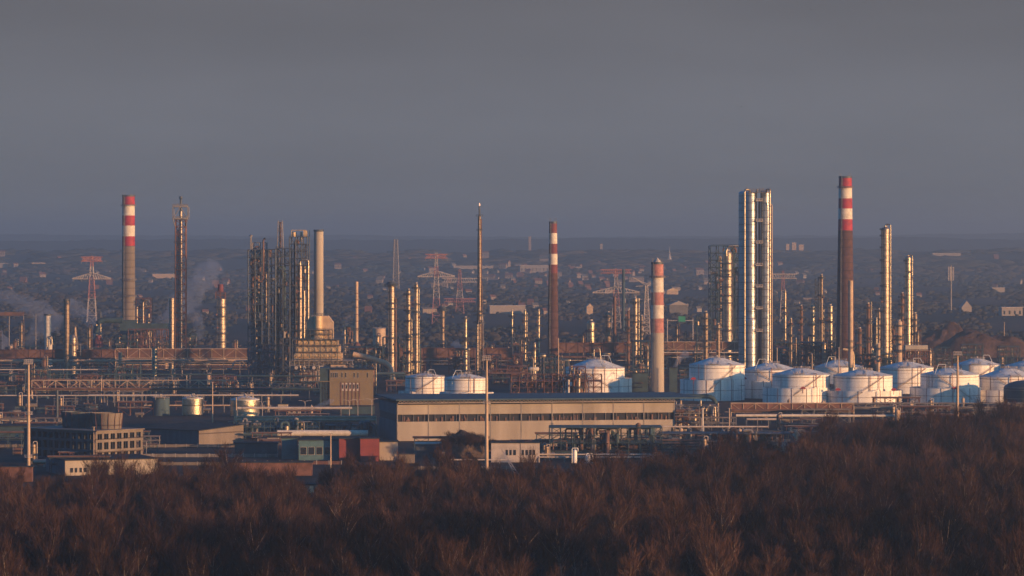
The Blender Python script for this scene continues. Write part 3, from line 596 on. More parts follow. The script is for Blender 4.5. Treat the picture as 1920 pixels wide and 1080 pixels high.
# ---------------------------------------------------------------- storage tanks
def tank(cx,hw,yw,yp,D,label,ring=None,m='white',roof='whiter',disc=(),stair=1,rail_px=(),pipes=True,band=True,name='storage_tank',roofdome=False,extra=True):
    t=thing(name,label,'storage tank',(X(cx,D),D,0)); r=W(hw,D); zw=Z(yw,D); zp=Z(yp,D)
    mb=MB().lathe(0,0,[(r,0),(r,zw)],64); mb.build('shell',m,t)
    if roofdome: MB().lathe(0,0,[(r*math.cos(a*.1571)*1.0 if a else r,zw+(zp-zw)*math.sin(a*.1571)) for a in range(10)]+[(.1,zp)],64).build('roof',roof,t)
    else: MB().lathe(0,0,[(r*1.012,zw-.2),(r*1.012,zw+.15),(.25*r,zw+(zp-zw)*.93),(.02,zp)],64,sm=False).build('roof',roof,t)
    if band:
        mb=MB()
        for f in (.42,.93): mb.lathe(0,0,[(r+.0,zw*f-.25),(r+.35,zw*f-.2),(r+.35,zw*f+.1),(r,zw*f+.12)],48,sm=False)
        mb.build('wind_girder','rust' if m=='white' else 'steelg',t)
    k=24; mb=MB(); pts=[(r*math.cos(2*math.pi*i/k),r*math.sin(2*math.pi*i/k),zw+.1) for i in range(k+1)]; rails(mb,pts,1.1,.09,3.0); mb.build('handrail','pale',t)
    if ring:
        rc,rh,ry=ring; ox=W(rc-cx,D); R2=W(rh,D); z=Z(ry,D)
        MB().lathe(ox,0,[(R2,0),(R2,z),(R2-.5,z),(R2-.5,z-3)],64).build('bund_wall',m,t)
        mb=MB(); mb.lathe(ox,0,[(R2,z*.5-.15),(R2+.3,z*.5),(R2,z*.5+.15)],48,sm=False)
        for a in range(6):
            an=-math.pi*(.15+.14*a); mb.beam((ox+R2*math.cos(an),R2*math.sin(an)-.1,0),(ox+R2*math.cos(an),R2*math.sin(an)-.1,z),.3)
        mb.build('wall_rib','rust',t)
    rf=R2 if ring else r; ox=W(ring[0]-cx,D) if ring else 0
    if stair:
        mb=MB(); a0,a1=(-2.1,-.9) if stair>0 else (-.9,-2.1); N=18; P=[]
        for i in range(N+1):
            a=a0+(a1-a0)*i/N; zz=zw*.15+(zw*.85)*i/N; P.append(((r+.9)*math.cos(a),(r+.9)*math.sin(a)-(0 if not ring or zz>Z(ring[2],D) else R2-r),zz))
        for i in range(N):
            mb.beam(P[i],P[i+1],.35)
            p=Vector(P[i]); mb.beam(p,p+Vector((0,0,1.1)),.1)
            mb.beam(p+Vector((0,0,1.1)),Vector(P[i+1])+Vector((0,0,1.1)),.1)
        mb.build('stair','tan',t)
    if extra:
        mb=MB(); z=zw+.3; x=-r*.15*stair if stair else 0; y=-r*.9
        mb.box(x-4,x+4,y-1,y+2,z+.8,z+1.1); rails(mb,[(x-4,y-1,z+1.1),(x+4,y-1,z+1.1)],1.2,.12)
        mb.beam((x-3,y,z-1),(x-3,y,z+1),.2); mb.beam((x+3,y,z-1),(x+3,y,z+1),.2)
        mb.beam((x+4,y,z+1),(0,0,zp+.6),.3); mb.beam((x+4,y,z+2.1),(0,0,zp+1.7),.12)
        mb.build('gauge_platform','pale',t)
        mb=MB(); rr=random.Random(int(cx))
        for i in range(7):
            a=rr.uniform(-2.8,-.3); q_=rr.uniform(.1,.8)*r; zz=zw+(zp-zw)*(1-q_/r); mb.cyl(q_*math.cos(a),q_*math.sin(a),zz-.3,zz+rr.uniform(.8,2.4),.28,n=6)
        mb.cyl(0,0,zp-.5,zp+1.6,.8,n=10); mb.build('roof_vent','pale',t)
        s_=rr.choice((-1,1)); zz=zw+(zp-zw)*.55
        if m=='white' and rr.random()<.6: MB().bend([(s_*r*.2,-r*.5,zz),(s_*r*.2,-r*.5,zp+3),(s_*r*.45,-r*.5,zp+3),(s_*r*.6,-r*.75,zw+1),(s_*r*.62,-r*.8,zw-4)],.22,6).build('foam_pipe','whiter',t)
        if m!='white': return t
        mb=MB(); rails(mb,[(-r*.3,-r*.3,zp-.4),(r*.3,-r*.3,zp-.4),(r*.3,r*.2,zp-.4)],1.6,.16,1.6); mb.build('roof_rail','pale',t)
        if m=='white':
            for f_ in (.25,.6,.8): MB().lathe(0,0,[(r+.01,zw*f_-.08),(r+.06,zw*f_),(r+.01,zw*f_+.08)],64,sm=False).build('shell_seam','conc2',t)
            for k_ in range(3): a_=rr.uniform(-2.6,-.5); MB().tube([((r+.3)*math.cos(a_),(r+.3)*math.sin(a_),1.5),((r+.3)*math.cos(a_),(r+.3)*math.sin(a_),zw+1)],.16,6).build('down_pipe',rr.choice(('rust','pale','red2')),t)
        if pipes:
            a=-1.35+stair*.25; x,y=(r+.5)*math.cos(a),(r+.5)*math.sin(a)
            yy=-(rf+.6)
            MB().bend([(x*.8,y*.8,zw+1.5),(x,y-.4,zw+1.2),(x,y-.4,Z(ring[2],D)+1 if ring else 2),(x,yy,Z(ring[2],D)+.6 if ring else 1),(x,yy,0)],.26,6).build('fill_pipe','red2',t)
    for dpx,dpy in disc:
        mb=MB(); x=W(dpx-cx,D); z=Z(dpy,D); y=-math.sqrt(max(1,rf*rf-(x-ox)**2))-.5
        mb.add([(x+W(5.2,D)*math.cos(a),y,z+W(4.4,D)*math.sin(a)) for a in [math.pi*i/10 for i in range(11)]]+[(x+W(5.2,D)*math.cos(a),y+.3,z+W(4.4,D)*math.sin(a)) for a in [math.pi*i/10 for i in range(11)]],
          [tuple(range(11)),tuple(range(11,22))[::-1]]+[(i,i+1,12+i,11+i) for i in range(10)]+[(10,0,11,21)])
        mb.beam((x,y+.2,z),(x,y+.2,z-W(8,D)),.25); mb.build('foam_sign','red',t)
    return t
tank(1116,55,690,673,3120,'largest white tank behind the rusty red frame',ring=(1118,67,709),stair=-1)
tank(797,37,706,700,3080,'left small white tank with a short rim behind the panelled shed',ring=(780,33,733),stair=1)
tank(873,40,709,701,3020,'low smooth white tank just left of the tall lamp mast by the shed',ring=(875,51,735),stair=0)
T=tank
T(1344,52,684,670,3000,'white tank in front and left of the twin towers, first of the right hand group',ring=(1335,60,711),disc=((1298,710),(1395,711)))
T(1445,52,693,680,3040,'white tank right at the foot of the twin towers partly in shade',ring=(1440,53,712),stair=-1)
T(1502,54,702,690,2960,'pale front tank with a vertical red striped pipe in the middle of the right group',ring=(1494,64,726),disc=((1501,727),))
T(1573,46,688,675,3330,'domed tank behind the gap between two front tanks',stair=-1,band=False)
T(1618,55,704,693,2955,'front tank with a low wide outer wall and two red discs',ring=(1619,73,731),stair=1,disc=((1567,730),(1671,730)))
T(1700,50,689,678,3130,'white tank behind and between the two biggest front tanks',stair=1)
T(1781,54,702,690,2955,'front tank just behind the right hand lamp mast',ring=(1772,66,726),disc=((1782,727),),stair=-1)
T(1832,44,684,672,3260,'white tank at the back right of the lamp mast',stair=1,band=False)
T(1890,53,706,690,2975,'shaded tank near the right edge behind a dark roofed one',ring=(1880,60,730),stair=-1)
T(1932,48,686,675,3250,'rearmost tank cut by the right edge',stair=1,band=False)
T(1932,50,728,712,2910,'dark teal tank with a domed roof at the right edge',m='teal',roof='teal',stair=0,roofdome=True)
T(459,27.5,749,742,2735,'polished metal tank with a wavy gold glint left of the street lamps',m='silver',roof='whiter',stair=0,band=False,pipes=False)
T(361,19.5,747,742,2745,'smaller polished metal tank with a gold glint',m='silver',roof='whiter',stair=0,band=False,pipes=False)
T(301,17,747,743,2740,'dull blue metal tank left of the polished ones',m='blue',roof='teal',stair=0,band=False,pipes=False)
T(711,12,616,614,4400,'far tan tank behind the gold column with the black crown',m='tan',roof='tan',stair=0,band=False,pipes=False,extra=False)
# ---------------------------------------------------------------- pipe trestles
def trestle(px0,px1,yt,yb,D,label,m='tan',step=22,pipes=((0,.8,'pipe'),),post=6,depth=6,solid=None,braced=False,cover=None):
    cx=(px0+px1)/2; t=thing('pipe_trestle',label,'pipe bridge',(X(cx,D),D,0)); a,b=W(px0-cx,D),W(px1-cx,D); z0,z1=Z(yb,D),Z(yt,D)
    n=max(2,int((px1-px0)/step)); mb=MB(); w=.38
    for y in (-depth/2,depth/2):
        for z in (z0,z1): mb.beam((a,y,z),(b,y,z),w*1.2)
        for i in range(n+1):
            x=a+(b-a)*i/n; mb.beam((x,y,z0),(x,y,z1),w)
            if i<n:
                x2=a+(b-a)*(i+1)/n
                if i%2: mb.beam((x,y,z0),(x2,y,z1),w*.8)
                else: mb.beam((x,y,z1),(x2,y,z0),w*.8)
    for i in range(n+1):
        x=a+(b-a)*i/n
        for z in (z0,z1): mb.beam((x,-depth/2,z),(x,depth/2,z),w)
    mb.build('truss',m,t)
    if cover:
        MB().box(a,b,-depth/2+.3,depth/2-.3,z0+.2,z1-.3).build('pipe_bundle',cover,t)
    k=max(2,int((b-a)/(post*9)))
    for i in range(k+1):
        x=a+(b-a)*i/k; mb=MB()
        for y in (-depth/2,depth/2): mb.beam((x,y,0),(x,y,z0),.6)
        mb.beam((x,-depth/2,0),(x,depth/2,z0),.3); mb.beam((x,-depth/2,z0),(x-4,-depth/2,z0+0) ,.3)
        if braced: mb.beam((x,-depth/2,z0-8),(x+8,-depth/2,z0),.35); mb.beam((x,-depth/2,z0-8),(x-8,-depth/2,z0),.35)
        mb.build('post',m,t)
    for i,(dz,r,pm) in enumerate(pipes):
        z=z0+dz; y=-depth/2+1.2*i%(depth-1)-(.8 if i%3==0 else 0)
        MB().tube([(a,y,z),(b,y,z)],r,8).build('pipe',pm,t)
    return t
RB='rust'
trestle(-60,215,656,672,3560,'left end of the rear red brown pipe bridge',m='rust',cover='rustp',pipes=((-3,.6,'pipe'),(-5.5,.5,'rustp'),(-8,.5,'steelg')),braced=True)
trestle(217,465,654,671,3500,'rear red brown pipe bridge between the concrete chimney and the black steelwork',m='tan',cover='rustp',pipes=((-1.2,.5,'tan'),(-4,.7,'pipe'),(-6,.5,'tan'),(-8,.5,'rustp'),(-10,.6,'pipe')),braced=True)
trestle(655,960,653,670,3600,'rear pipe bridge behind the small white tanks',m='rust',cover='rustp',pipes=((-3,.6,'pipe'),(-6,.5,'steelg')),braced=True)
trestle(1040,1240,643,661,3620,'rear pipe bridge behind the largest white tank',m='rust',cover='rustp',pipes=((-4,1.2,'rustp'),(-7,.4,'pale')),braced=True)
trestle(1240,1400,641,656,3650,'rear pipe bridge between the pale banded chimney and the twin towers',m='tan',cover='rustp',pipes=((-4,1.2,'rustp'),(-6.8,.4,'pale')),braced=True)
trestle(60,440,713,731,2990,'middle lattice pipe bridge across the left plant',m='tan',pipes=((1,.8,'rustp'),(3.5,.5,'rustp')),cover=None)
trestle(440,620,716,731,2990,'shaded end of the middle lattice pipe bridge',m='teal',pipes=((1,.6,'teal'),))  # teal in place of tan: shade coloured onto this end
trestle(1370,1600,756,772,2640,'front pipe bridge below the right hand tanks',m='tan',pipes=((1,.8,'rustp'),(3.4,.8,'rustp')),cover='rust')
trestle(1600,1990,756,766,2680,'front dark pipe bridge at the right edge',m='steelg',pipes=((1,.5,'pipe'),))
trestle(440,705,781,790,2520,'low tan walled pipe bridge left of the panelled shed',m='tan',pipes=((1,.5,'tan'),),cover='tan')
# dark pipe rack right of shed and in front
steel_frame(1030,1240,800,2230,'dark shaded pipe rack in front of the right part of the panelled shed',nx=10,m='teal',seed=50,pipes=22,depth=26,pitch=4.5,pm=('teal','steelg','rustp'),bits=10,w=.35)
steel_frame(1240,1480,812,2300,'low dark pipe rack at the edge of the trees',nx=9,m='steel',seed=51,pipes=14,depth=20,pitch=5,pm=('teal','steelg','rustp'),bits=8,w=.35)
steel_frame(1256,1345,760,2560,'dark frame with bright vertical pipes right of the panelled shed',nx=5,m='steelg',seed=52,pipes=16,depth=22,pitch=5.5,pm=('clad','rustp','steelg'),bits=10,w=.4)
steel_frame(440,600,790,2440,'blue green finned pipe rack left of the shed',nx=14,m='teal',seed=53,pipes=16,depth=20,pitch=4,pm=('teal','steelg','pipe'),bits=8,w=.3)
steel_frame(600,705,797,2450,'dark pipe rack between the finned rack and the shed',nx=8,m='teal',seed=54,pipes=12,depth=16,pitch=4,pm=('teal','steelg','rustp'),bits=6,w=.3)
D=2600; tag(MB().bend([(W(-70,D),0,Z(743,D)),(W(31,D),0,Z(743,D)),(W(35,D),0,Z(780,D))],W(4.2,D),12,br=6).build('large_pipe','teal',loc=(X(1310,D),D,0)),'large dark pipe bending down to the ground right of the shed','pipe')
for i,(px,y0,y1,w_,mm) in enumerate(((1275,750,790,7,'clad2'),(1313,750,790,4,'silver'),(1345,755,800,5,'clad2'),(1267,752,790,3,'steelg'))):
    D=2590; tag(MB().cyl(0,0,0,Z(y0,D),W(w_,D)/2,n=10).build('standpipe',mm,loc=(X(px,D),D-6,0)),('dull standpipe below the large dark pipe','bright gold standpipe below the large dark pipe','standpipe at the bend of the large dark pipe','thin dark standpipe at the shed corner')[i],'pipe')
# pipelines on the ground, running across the view
rr=random.Random(88)
PL=[(-40,465,676,3430,.9,'tan'),(-40,200,693,3300,.5,'pale'),(165,560,741,2900,.6,'pale'),(-40,300,741.5,2880,.45,'pale'),(445,660,765,2700,.9,'pale'),(510,605,730,3000,.7,'pale'),(520,690,812,2420,1.9,'bwhite'),(440,520,814,2400,1.1,'blue'),  # last pipe is blue to stand for its shade
 (1380,1560,779,2600,.9,'bwhite'),(1560,1680,779.5,2600,.8,'bwhite'),(1400,1530,786,2560,.7,'pale'),(1230,1440,800,2330,.5,'pale'),(1010,1220,852,2190,.45,'pale'),(1010,1215,857,2180,.4,'pale'),(-40,60,788,2600,.6,'tan'),(700,760,700,3150,1,'blue'),
 (840,960,862,2170,.4,'pale'),(1040,1180,650,3800,.6,'rustp'),(1240,1400,661,3560,.5,'pale'),(270,460,760,2790,.5,'tan'),(-40,440,702,3180,.6,'teal'),(440,760,705,3160,.6,'teal')]  # teal pipes take the colour of the shade they lie in
for i,(a,b,y,D,r,mm) in enumerate(PL):
    cx=(a+b)/2; z=max(Z(y,D),r+.5); t=thing('pipeline',('low pipeline crossing the plant ' + ('behind the chimneys at the left','at the far left in the shade','under the middle lattice bridge','at the far left beside the lamp mast','below the polished tank and street lamps','left of the yellow brown building','as a fat bright pipe before the teal sheds','as a shaded pipe left of the fat bright one','as a bright long pipe under the front bridge','at the right of the bright long pipe','as a thin line before the front bridge','over the dark rack at the trees','in front of the white vessels','as the lower of two lines before the white vessels','at the left edge','near the small white tanks','beside the grey shrub mound','behind the largest white tank','behind the pale banded chimney','beside the polished tanks','in the teal shade at left','in the teal shade at the yellow brown building')[i]),'pipeline',(X(cx,D),D,0))
    L=W(b-a,D)/2; MB().tube([(-L,0,z),(L,0,z)],r,10).build('pipe',mm,t)
    st=max(14,L*2/30)
    for k in range(int(L*2/st)+1):
        x=-L+k*st; MB().box(x-.25,x+.25,-r,r,0,z-r).build('pipe_support','steelg',t)
# ---------------------------------------------------------------- buildings
def rbox(mb,x0,x1,y0,y1,z0,z1): return mb.box(x0,x1,y0,y1,z0,z1)
# long panelled shed, turned a little so that its left end shows
D=2400; RZ=R(10.5); t=thing('panelled_shed','very long two tier shed with beige panels and a ribbon of openings','shed',(X(745,D),D,0),rz=RZ)
LN=W(1253-745,D)/math.cos(RZ)*1.03; def_d=42
zt,z1,z2,z3=Z(755,D),Z(777.5,D),Z(791,D),Z(826,D)
dpt=70
MB().box(0,LN,1,dpt,0,zt-.5).build('core','dark',t)
k=9
for i in range(k):
    a,b=LN*i/k+.18,LN*(i+1)/k-.18
    MB().box(a,b,0,.9,z1,zt-1.4).build('wall_panel','panel',t)
    MB().box(a,b,0,.9,.2,z2).build('wall_panel','panel',t)
mb=MB()
for i in range(k+1): mb.box(LN*i/k-.28,LN*i/k+.28,-.15,1.2,0,zt-.2)
for i in range(26): mb.box(LN*(i+.5)/26-.12,LN*(i+.5)/26+.12,.3,1.1,z2,z1)
mb.build('mullion','steelg',t)
rr=random.Random(3)
for i in range(60):
    x=rr.uniform(2,LN-2); MB().cyl(x,.95,z2+.1,z2+rr.uniform(1,3.6),rr.uniform(.2,.8),n=6).build('inner_pipe','rustp',t)
mb=MB(); mb.box(-1.5,LN+16,-5,dpt+6,Z(751,D),Z(748.5,D)); mb.build('roof','blue',t)
mb=MB()
n=70
for i in range(n):
    x=LN*i/n; mb.beam((x,-3,zt-.4),(x+LN/n/2,-3,Z(751,D)),.25); mb.beam((x+LN/n/2,-3,Z(751,D)),(x+LN/n,-3,zt-.4),.25)
mb.beam((0,-3,zt-.3),(LN,-3,zt-.3),.35); mb.build('eaves_truss','pale',t)
mb=MB(); mb.box(-.6,-.1,.5,dpt,0,z2).box(-.6,-.1,.5,dpt,z1,zt-1); mb.build('end_wall','blue',t)  # blue on the turned-away end stands for its shade
# ochre building
D=2900; t=thing('office_block','ochre brown building with ribbon windows and a left side coloured dark for shade','building',(X(600,D),D,0),rz=R(3)); w_=W(100,D)
def hx(p): return W(p-600,D)
MB().box(hx(618),w_,0,34,0,Z(694,D)).build('wall','ochre',t); MB().box(0,hx(617.8),1,30,0,Z(690,D)).build('shaded_left_wall','teal',t)  # teal left wall: shade of this side put into the colour
MB().box(hx(617),w_+.8,-.7,35,Z(694,D)+.003,Z(692,D)).build('roof','roofd',t)
MB().box(hx(600),hx(700),-.5,-.05,Z(716,D),Z(714.5,D)).build('ledge','ochre',t)
for i,px in enumerate((620,624,628,631,640,647,663,670,688)):
    f=MB().box(hx(px),hx(px+2.6),-.14,.1,Z(709,D),Z(698,D)).build('window','house2',t); MB().box(hx(px+.4),hx(px+2.2),-.2,-.15,Z(708,D),Z(699,D)).build('pane','glass',f)
for i in range(6):
    MB().box(hx(638+7*i),hx(640+7*i),-.25,-.01,0,Z(717,D)).build('dark_strip','rust',t)
    if i<5:
        f=MB().box(hx(640.6+7*i),hx(644.4+7*i),-.2,-.02,Z(733,D),Z(718,D)).build('window','pale',t); MB().box(hx(641.3+7*i),hx(643.7+7*i),-.26,-.21,Z(729,D),Z(721,D)).build('pane','glass',f)
for i in range(3): MB().box(hx(604+4.4*i),hx(606.6+4.4*i),.8,.98,0,Z(716,D)).build('pane','glass',t)
# generic block building
def block(px0,px1,ysp,yt,D,label,m,roof='roofd',side=None,rz=5,depth=20,wins=(),wy=(0,0),name='low_building',gable=0,cat='building',ovh=.5,wm='glass'):
    """front from ysp.. ; px0-px1 front wall, side wall shows left when turned"""
    rz=R(rz); t=thing(name,label,cat,(X(px0,D),D,0),rz=rz); w=W(px1-px0,D)/math.cos(rz); z=Z(yt,D)
    MB().box(0,w,0,depth,0,z).build('wall',m,t)
    if side: MB().box(-.12,-.01,.2,depth-.2,0,z-.05).build('end_wall',side,t)
    if gable:
        g=Z(yt-gable,D); mb=MB(); mb.add([(-ovh,-ovh,z),(w+ovh,-ovh,z),(w+ovh,depth/2,g),(-ovh,depth/2,g),(-ovh,depth+ovh,z),(w+ovh,depth+ovh,z)],[(0,1,2,3),(3,2,5,4),(0,3,4),(1,5,2),(0,4,5,1)]); mb.build('roof',roof,t)
    else: MB().box(-ovh,w+ovh,-ovh,depth+ovh,z+.003,z+.5).build('roof',roof,t)
    for a,b in wins:
        x0,x1=W(a-px0,D),W(b-px0,D); za,zb=Z(wy[1],D),Z(wy[0],D)
        f=MB().box(x0,x1,-.12,.05,za,zb).build('window','pale',t); MB().box(x0+.15,x1-.15,-.18,-.125,za+.15,zb-.15).build('pane',wm,f)
    return t
block(122,290,0,864,2060,'long white low building with paired windows behind the left tree line','conc2',side='blue',rz=20,depth=42,wins=((131,138),(140,146),(149,155),(157,164),(176,183),(185,192)),wy=(877,887))  # blue end wall is the shaded side put into colour
block(636,675,0,823,2195,'dark red cube building in front of the panelled shed','redwall',rz=3,depth=16)
block(675.5,711,0,823,2190,'brighter red cube building half of the pair','redwall',rz=3,depth=16)
block(711.5,746,0,829,2200,'beige block at the right of the red cubes with two wall lamps','conc2',rz=3,depth=14)
block(748,778,0,852,2170,'low grey wall block right of the beige block','conc',rz=2,depth=6)
block(560,634,0,826,2200,'teal hall with dark windows left of the red cubes','tealwall',rz=3,depth=26,wins=((563,575),(578,590),(593,605),(608,620)),wy=(838,853),wm='glass')
block(528,558,0,822,2210,'small olive grey building left of the teal hall','tealwall',rz=3,depth=14)
block(921,975,0,831,2180,'left white cabin row dimmed for shade with windows beside the shrub mound','pale',rz=1,depth=10,wins=((948,953),(955,960),(962,968)),wy=(843,854))  # white cabins given a duller colour in place of shade
block(976,1012,0,831,2180,'right white cabin row dimmed for shade with windows','pale',rz=1,depth=10,wins=((978,983),(985,990),(992,997),(999,1004)),wy=(843,854))  # same duller colour carrying the shade
block(1283,1376,0,853,2150,'long low pale wall building at the edge of the trees','pale',rz=1,depth=8)
block(1486,1602,0,855,2130,'old yellowed building partly hidden among the right hand trees','yellow',roof='rooft',rz=6,depth=14,wins=((1498,1506),(1512,1520),(1530,1538),(1550,1558),(1570,1578)),wy=(862,870))
block(420,585,0,868,2060,'long rust red container row behind the tree tops','rust',rz=1,depth=8)
block(-40,60,0,876,2010,'dark red wall at the left edge behind the trees','rust',rz=1,depth=5)
block(440,520,0,832,2240,'low dark open shed at left centre','teal',rz=2,depth=16)
block(780,850,0,833,2230,'dark low shed with a white edge left of the shrub mound','steel',roof='pale',rz=2,depth=14)
block(1030,1120,0,846,2215,'dark service building under the rack','teal',rz=1,depth=12)
block(1120,1215,0,838,2260,'rusty lit store under the rack','rustp',rz=3,depth=12)
block(640,702,0,762,2760,'grey green louvred cabinet row below the ochre building','teal',rz=1,depth=8)
block(-30,100,0,800,2450,'dark shaded hall at the far left','teal',rz=2,depth=30)  # dark teal walls stand for the shade over the hall
block(620,660,0,684,3250,'small tan house right under the furnace','tan',rz=2,depth=8)
block(1430,1480,0,655,3620,'brown gabled hall just right of the twin towers','rustp',roof='rust',rz=20,depth=20,gable=6)
block(1255,1270,0,690,3140,'low dark block at the foot of the pale banded chimney','teal',rz=2,depth=8)
block(1185,1215,0,700,3150,'dark pump house between the largest tank and the pale chimney','teal',rz=2,depth=8)
block(527,600,0,911,1880,'small house with panes glinting gold among the foreground trees','conc',rz=24,depth=8,wins=((527,533),(535,541),(584,592)),wy=(913,926),wm='silver')
# low walls and fences that divide the yards
for i,(a,b,y,D,m_) in enumerate(((-30,470,826,2330,'conc'),(265,520,846,2230,'steelg'),(455,640,858,2160,'rust'),(745,1040,866,2110,'conc'),(1200,1420,838,2290,'steelg'),(300,440,858,2150,'conc'))):
    t=thing('yard_fence','low long '+{'conc':'grey wall','steelg':'post fence','rust':'rusty fence'}[m_]+' dividing the yard '+('behind the cooling tower','before the corner shed','left of the teal hall','below the cabin rows','at the dark rack right of the shed','right of the long white building')[i],'fence',(X((a+b)/2,D),D,0)); L=W(b-a,D)/2
    z=1.9; MB().box(-L,L,-.1,.1,.1,z).build('panel',m_,t); k=min(40,int(L*2/6))
    for j in range(k+1): x=-L+2*L*j/k; MB().box(x-.15,x+.15,-.3,.25,0,z+.35).build('post','pale' if m_!='conc' else 'conc2',t)
# cooling tower
D=2150; t=thing('cooling_tower','concrete fan cooling tower, a flared ribbed drum on an open frame','cooling tower',(X(181,D),D,0),rz=R(50))
LX,LY=W(76,D)/.64,W(150,D)/.77
for k,(cx_,cy_) in enumerate(((LX*.52,LX*.30),(LX*.52,LX*.98))):
    mb=MB(); r=W(29,D); mb.lathe(cx_,cy_,[(r*.93,Z(807,D)),(r*.95,Z(795,D)),(r*1.04,Z(777,D)),(r*1.0,Z(777,D)),(r*.9,Z(805,D))],28)
    mb.build('fan_drum','conc' if k==0 else 'steel',t)  # rear drum coloured dark for the shade on it
    mb=MB()
    for i in range(14): a_=2*math.pi*i/14; mb.beam((cx_+r*.95*math.cos(a_),cy_+r*.95*math.sin(a_),Z(807,D)),(cx_+r*1.05*math.cos(a_),cy_+r*1.05*math.sin(a_),Z(777,D)),.3)
    mb.build('drum_rib','rust',t)
mb=MB(); zl=[0,Z(862,D),Z(845,D),Z(826,D),Z(810,D)]
for i in range(8):
    x=LX*i/7; mb.box(x-.8,x+.8,0,1.4,0,zl[-1]-.2)
for z in zl[1:]: mb.box(-.9,LX+.9,-.25,1.5,z-1.2,z+.4)
mb.build('concrete_frame','conc',t)
mb=MB()
for i in range(13):
    y=2+(LY-2)*i/12; mb.box(0,1.4,y-.7,y+.7,0,zl[-1]-.2)
for z in zl[1:]: mb.box(-.25,1.5,1.6,LY+.9,z-1.0,z+.3)
mb.build('shaded_side_frame','steel',t); MB().box(3.5,LX-.1,3.5,LY,0,Z(809,D)).build('core','dark',t)  # near-black frame and core carry the shade of this flank
MB().box(-1.2,LX+1.2,-1.2,LY+1,Z(809.5,D),Z(807.5,D)).build('deck','conc',t)
# grey shed seen on its corner
D=2350; t=thing('corner_shed','grey shed coloured blue for shade on its long side, with a sunlit pale concrete end and a big dark roof','building',(X(373,D),D,0),rz=R(50))
LX,LY=W(77,D)/.64,W(112,D)/.77; z=Z(807,D); z2=Z(800,D)
MB().box(0.2,LX,.3,LY,0,z-.3).build('shaded_side_wall','blue',t)  # long side coloured blue as shade, end wall left concrete
MB().add([(0,0,0),(LX,0,0),(LX,0,z2),(0,0,z),(0,.3,0),(LX,.3,0),(LX,.3,z2),(0,.3,z)],[(0,1,2,3),(7,6,5,4),(0,3,7,4),(1,5,6,2),(3,2,6,7)]).build('end_wall','conc',t)
MB().add([(-1,-.6,z+.1),(LX+.6,-.6,z2+.2),(LX+.6,LY+1,z2+.2),(-1,LY+1,z+.1),(-1,-.6,z-.4),(LX+.6,-.6,z2-.3),(LX+.6,LY+1,z2-.3),(-1,LY+1,z-.4)],[(0,1,2,3),(7,6,5,4),(0,4,5,1),(1,5,6,2),(2,6,7,3),(3,7,4,0)]).build('roof','roofd',t)
# air cooler
D=3300; t=thing('air_cooler','beige air cooler box on a braced frame at the right end of the columns','air cooler',(X(1718,D),D,0))
MB().box(-W(22,D),W(20,D),-8,8,Z(657,D),Z(647,D)).build('cooler_box','conc2',t)
mb=MB(); frame(mb,-W(23,D),W(23,D),-9,9,[0,Z(682,D),Z(672,D),Z(658,D)],5,.6,{1,2},seed=3); rails(mb,[(-W(22,D),-8,Z(646,D)),(W(20,D),-8,Z(646,D))],2,.25); mb.build('frame','rust',t)
D=3050; tag(MB().bend([(W(-10,D),0,Z(664,D)),(W(10,D),0,Z(666,D)),(W(11,D),0,Z(700,D))],W(2.3,D),12,br=5).build('elbow_pipe','yellow',loc=(X(1617,D),3180,0)),'yellow lit pipe with a flared end bending down behind the tanks','pipe')
D=3120; tag(MB().bend([(0,0,Z(672,D)),(0,0,Z(654,D)),(W(11,D),0,Z(655,D)),(W(12.5,D),0,Z(680,D))],W(1.3,D),10,br=4).build('elbow_pipe','silver',loc=(X(1115,D),D+30,0)),'bright inverted pipe loop above the largest white tank','pipe')
D=3380; tag(MB().bend([(0,0,Z(692,D)),(W(12,D),0,Z(692,D)),(W(14,D),0,Z(677,D)),(W(50,D),0,Z(676,D))],W(1.5,D),8,br=5).build('bright_pipe','bwhite',loc=(X(424,D),D,0)),'bright stepped pipe left of the black steelwork','pipe')
# horizontal drums and gleaming bits
def drum(px,y,L,w,D,label,m='pale',group=None,z=None):
    t=thing('drum',label,'drum',(X(px,D),D,0),group); r=W(w,D)/2; z=Z(y,D) if z is None else z; h=W(L,D)/2
    mb=MB(); pts=[(-h-r*.5,.2),(-h-r*.3,.7),(-h,1),(h,1),(h+r*.3,.7),(h+r*.5,.2)]
    n=14; v=[]; f=[]
    for x,k in pts: v+=[(x,k*r*math.cos(2*math.pi*j/n),z+k*r*math.sin(2*math.pi*j/n)) for j in range(n)]
    for i in range(len(pts)-1): f+=[(i*n+j,i*n+(j+1)%n,(i+1)*n+(j+1)%n,(i+1)*n+j) for j in range(n)]
    mb.add(v,f,0,True); mb.add(v[:n],[tuple(range(n))]); mb.add(v[-n:],[tuple(range(n))]); mb.build('shell',m,t)
    mb=MB(); 
    for s in (-.6,.6): mb.box(s*h-.4,s*h+.4,-r*.8,r*.8,0,z-r*.6)
    mb.build('saddle','steelg',t); return t
drum(1017,667,10,9,3420,'brilliantly glinting drum left of the slim brick chimney foot','silver')
drum(1062,675.5,16,4,3300,'glinting drum above the left edge of the largest white tank','silver')
drum(1001,692,16,8,3000,'cream drum behind the rusty red frame','bwhite')
drum(1137,663,12,3,3500,'glinting flat drum above the right of the largest white tank','silver')
drum(878,655,5,6,3400,'tiny glinting ball vessel on the slim bright column','silver')
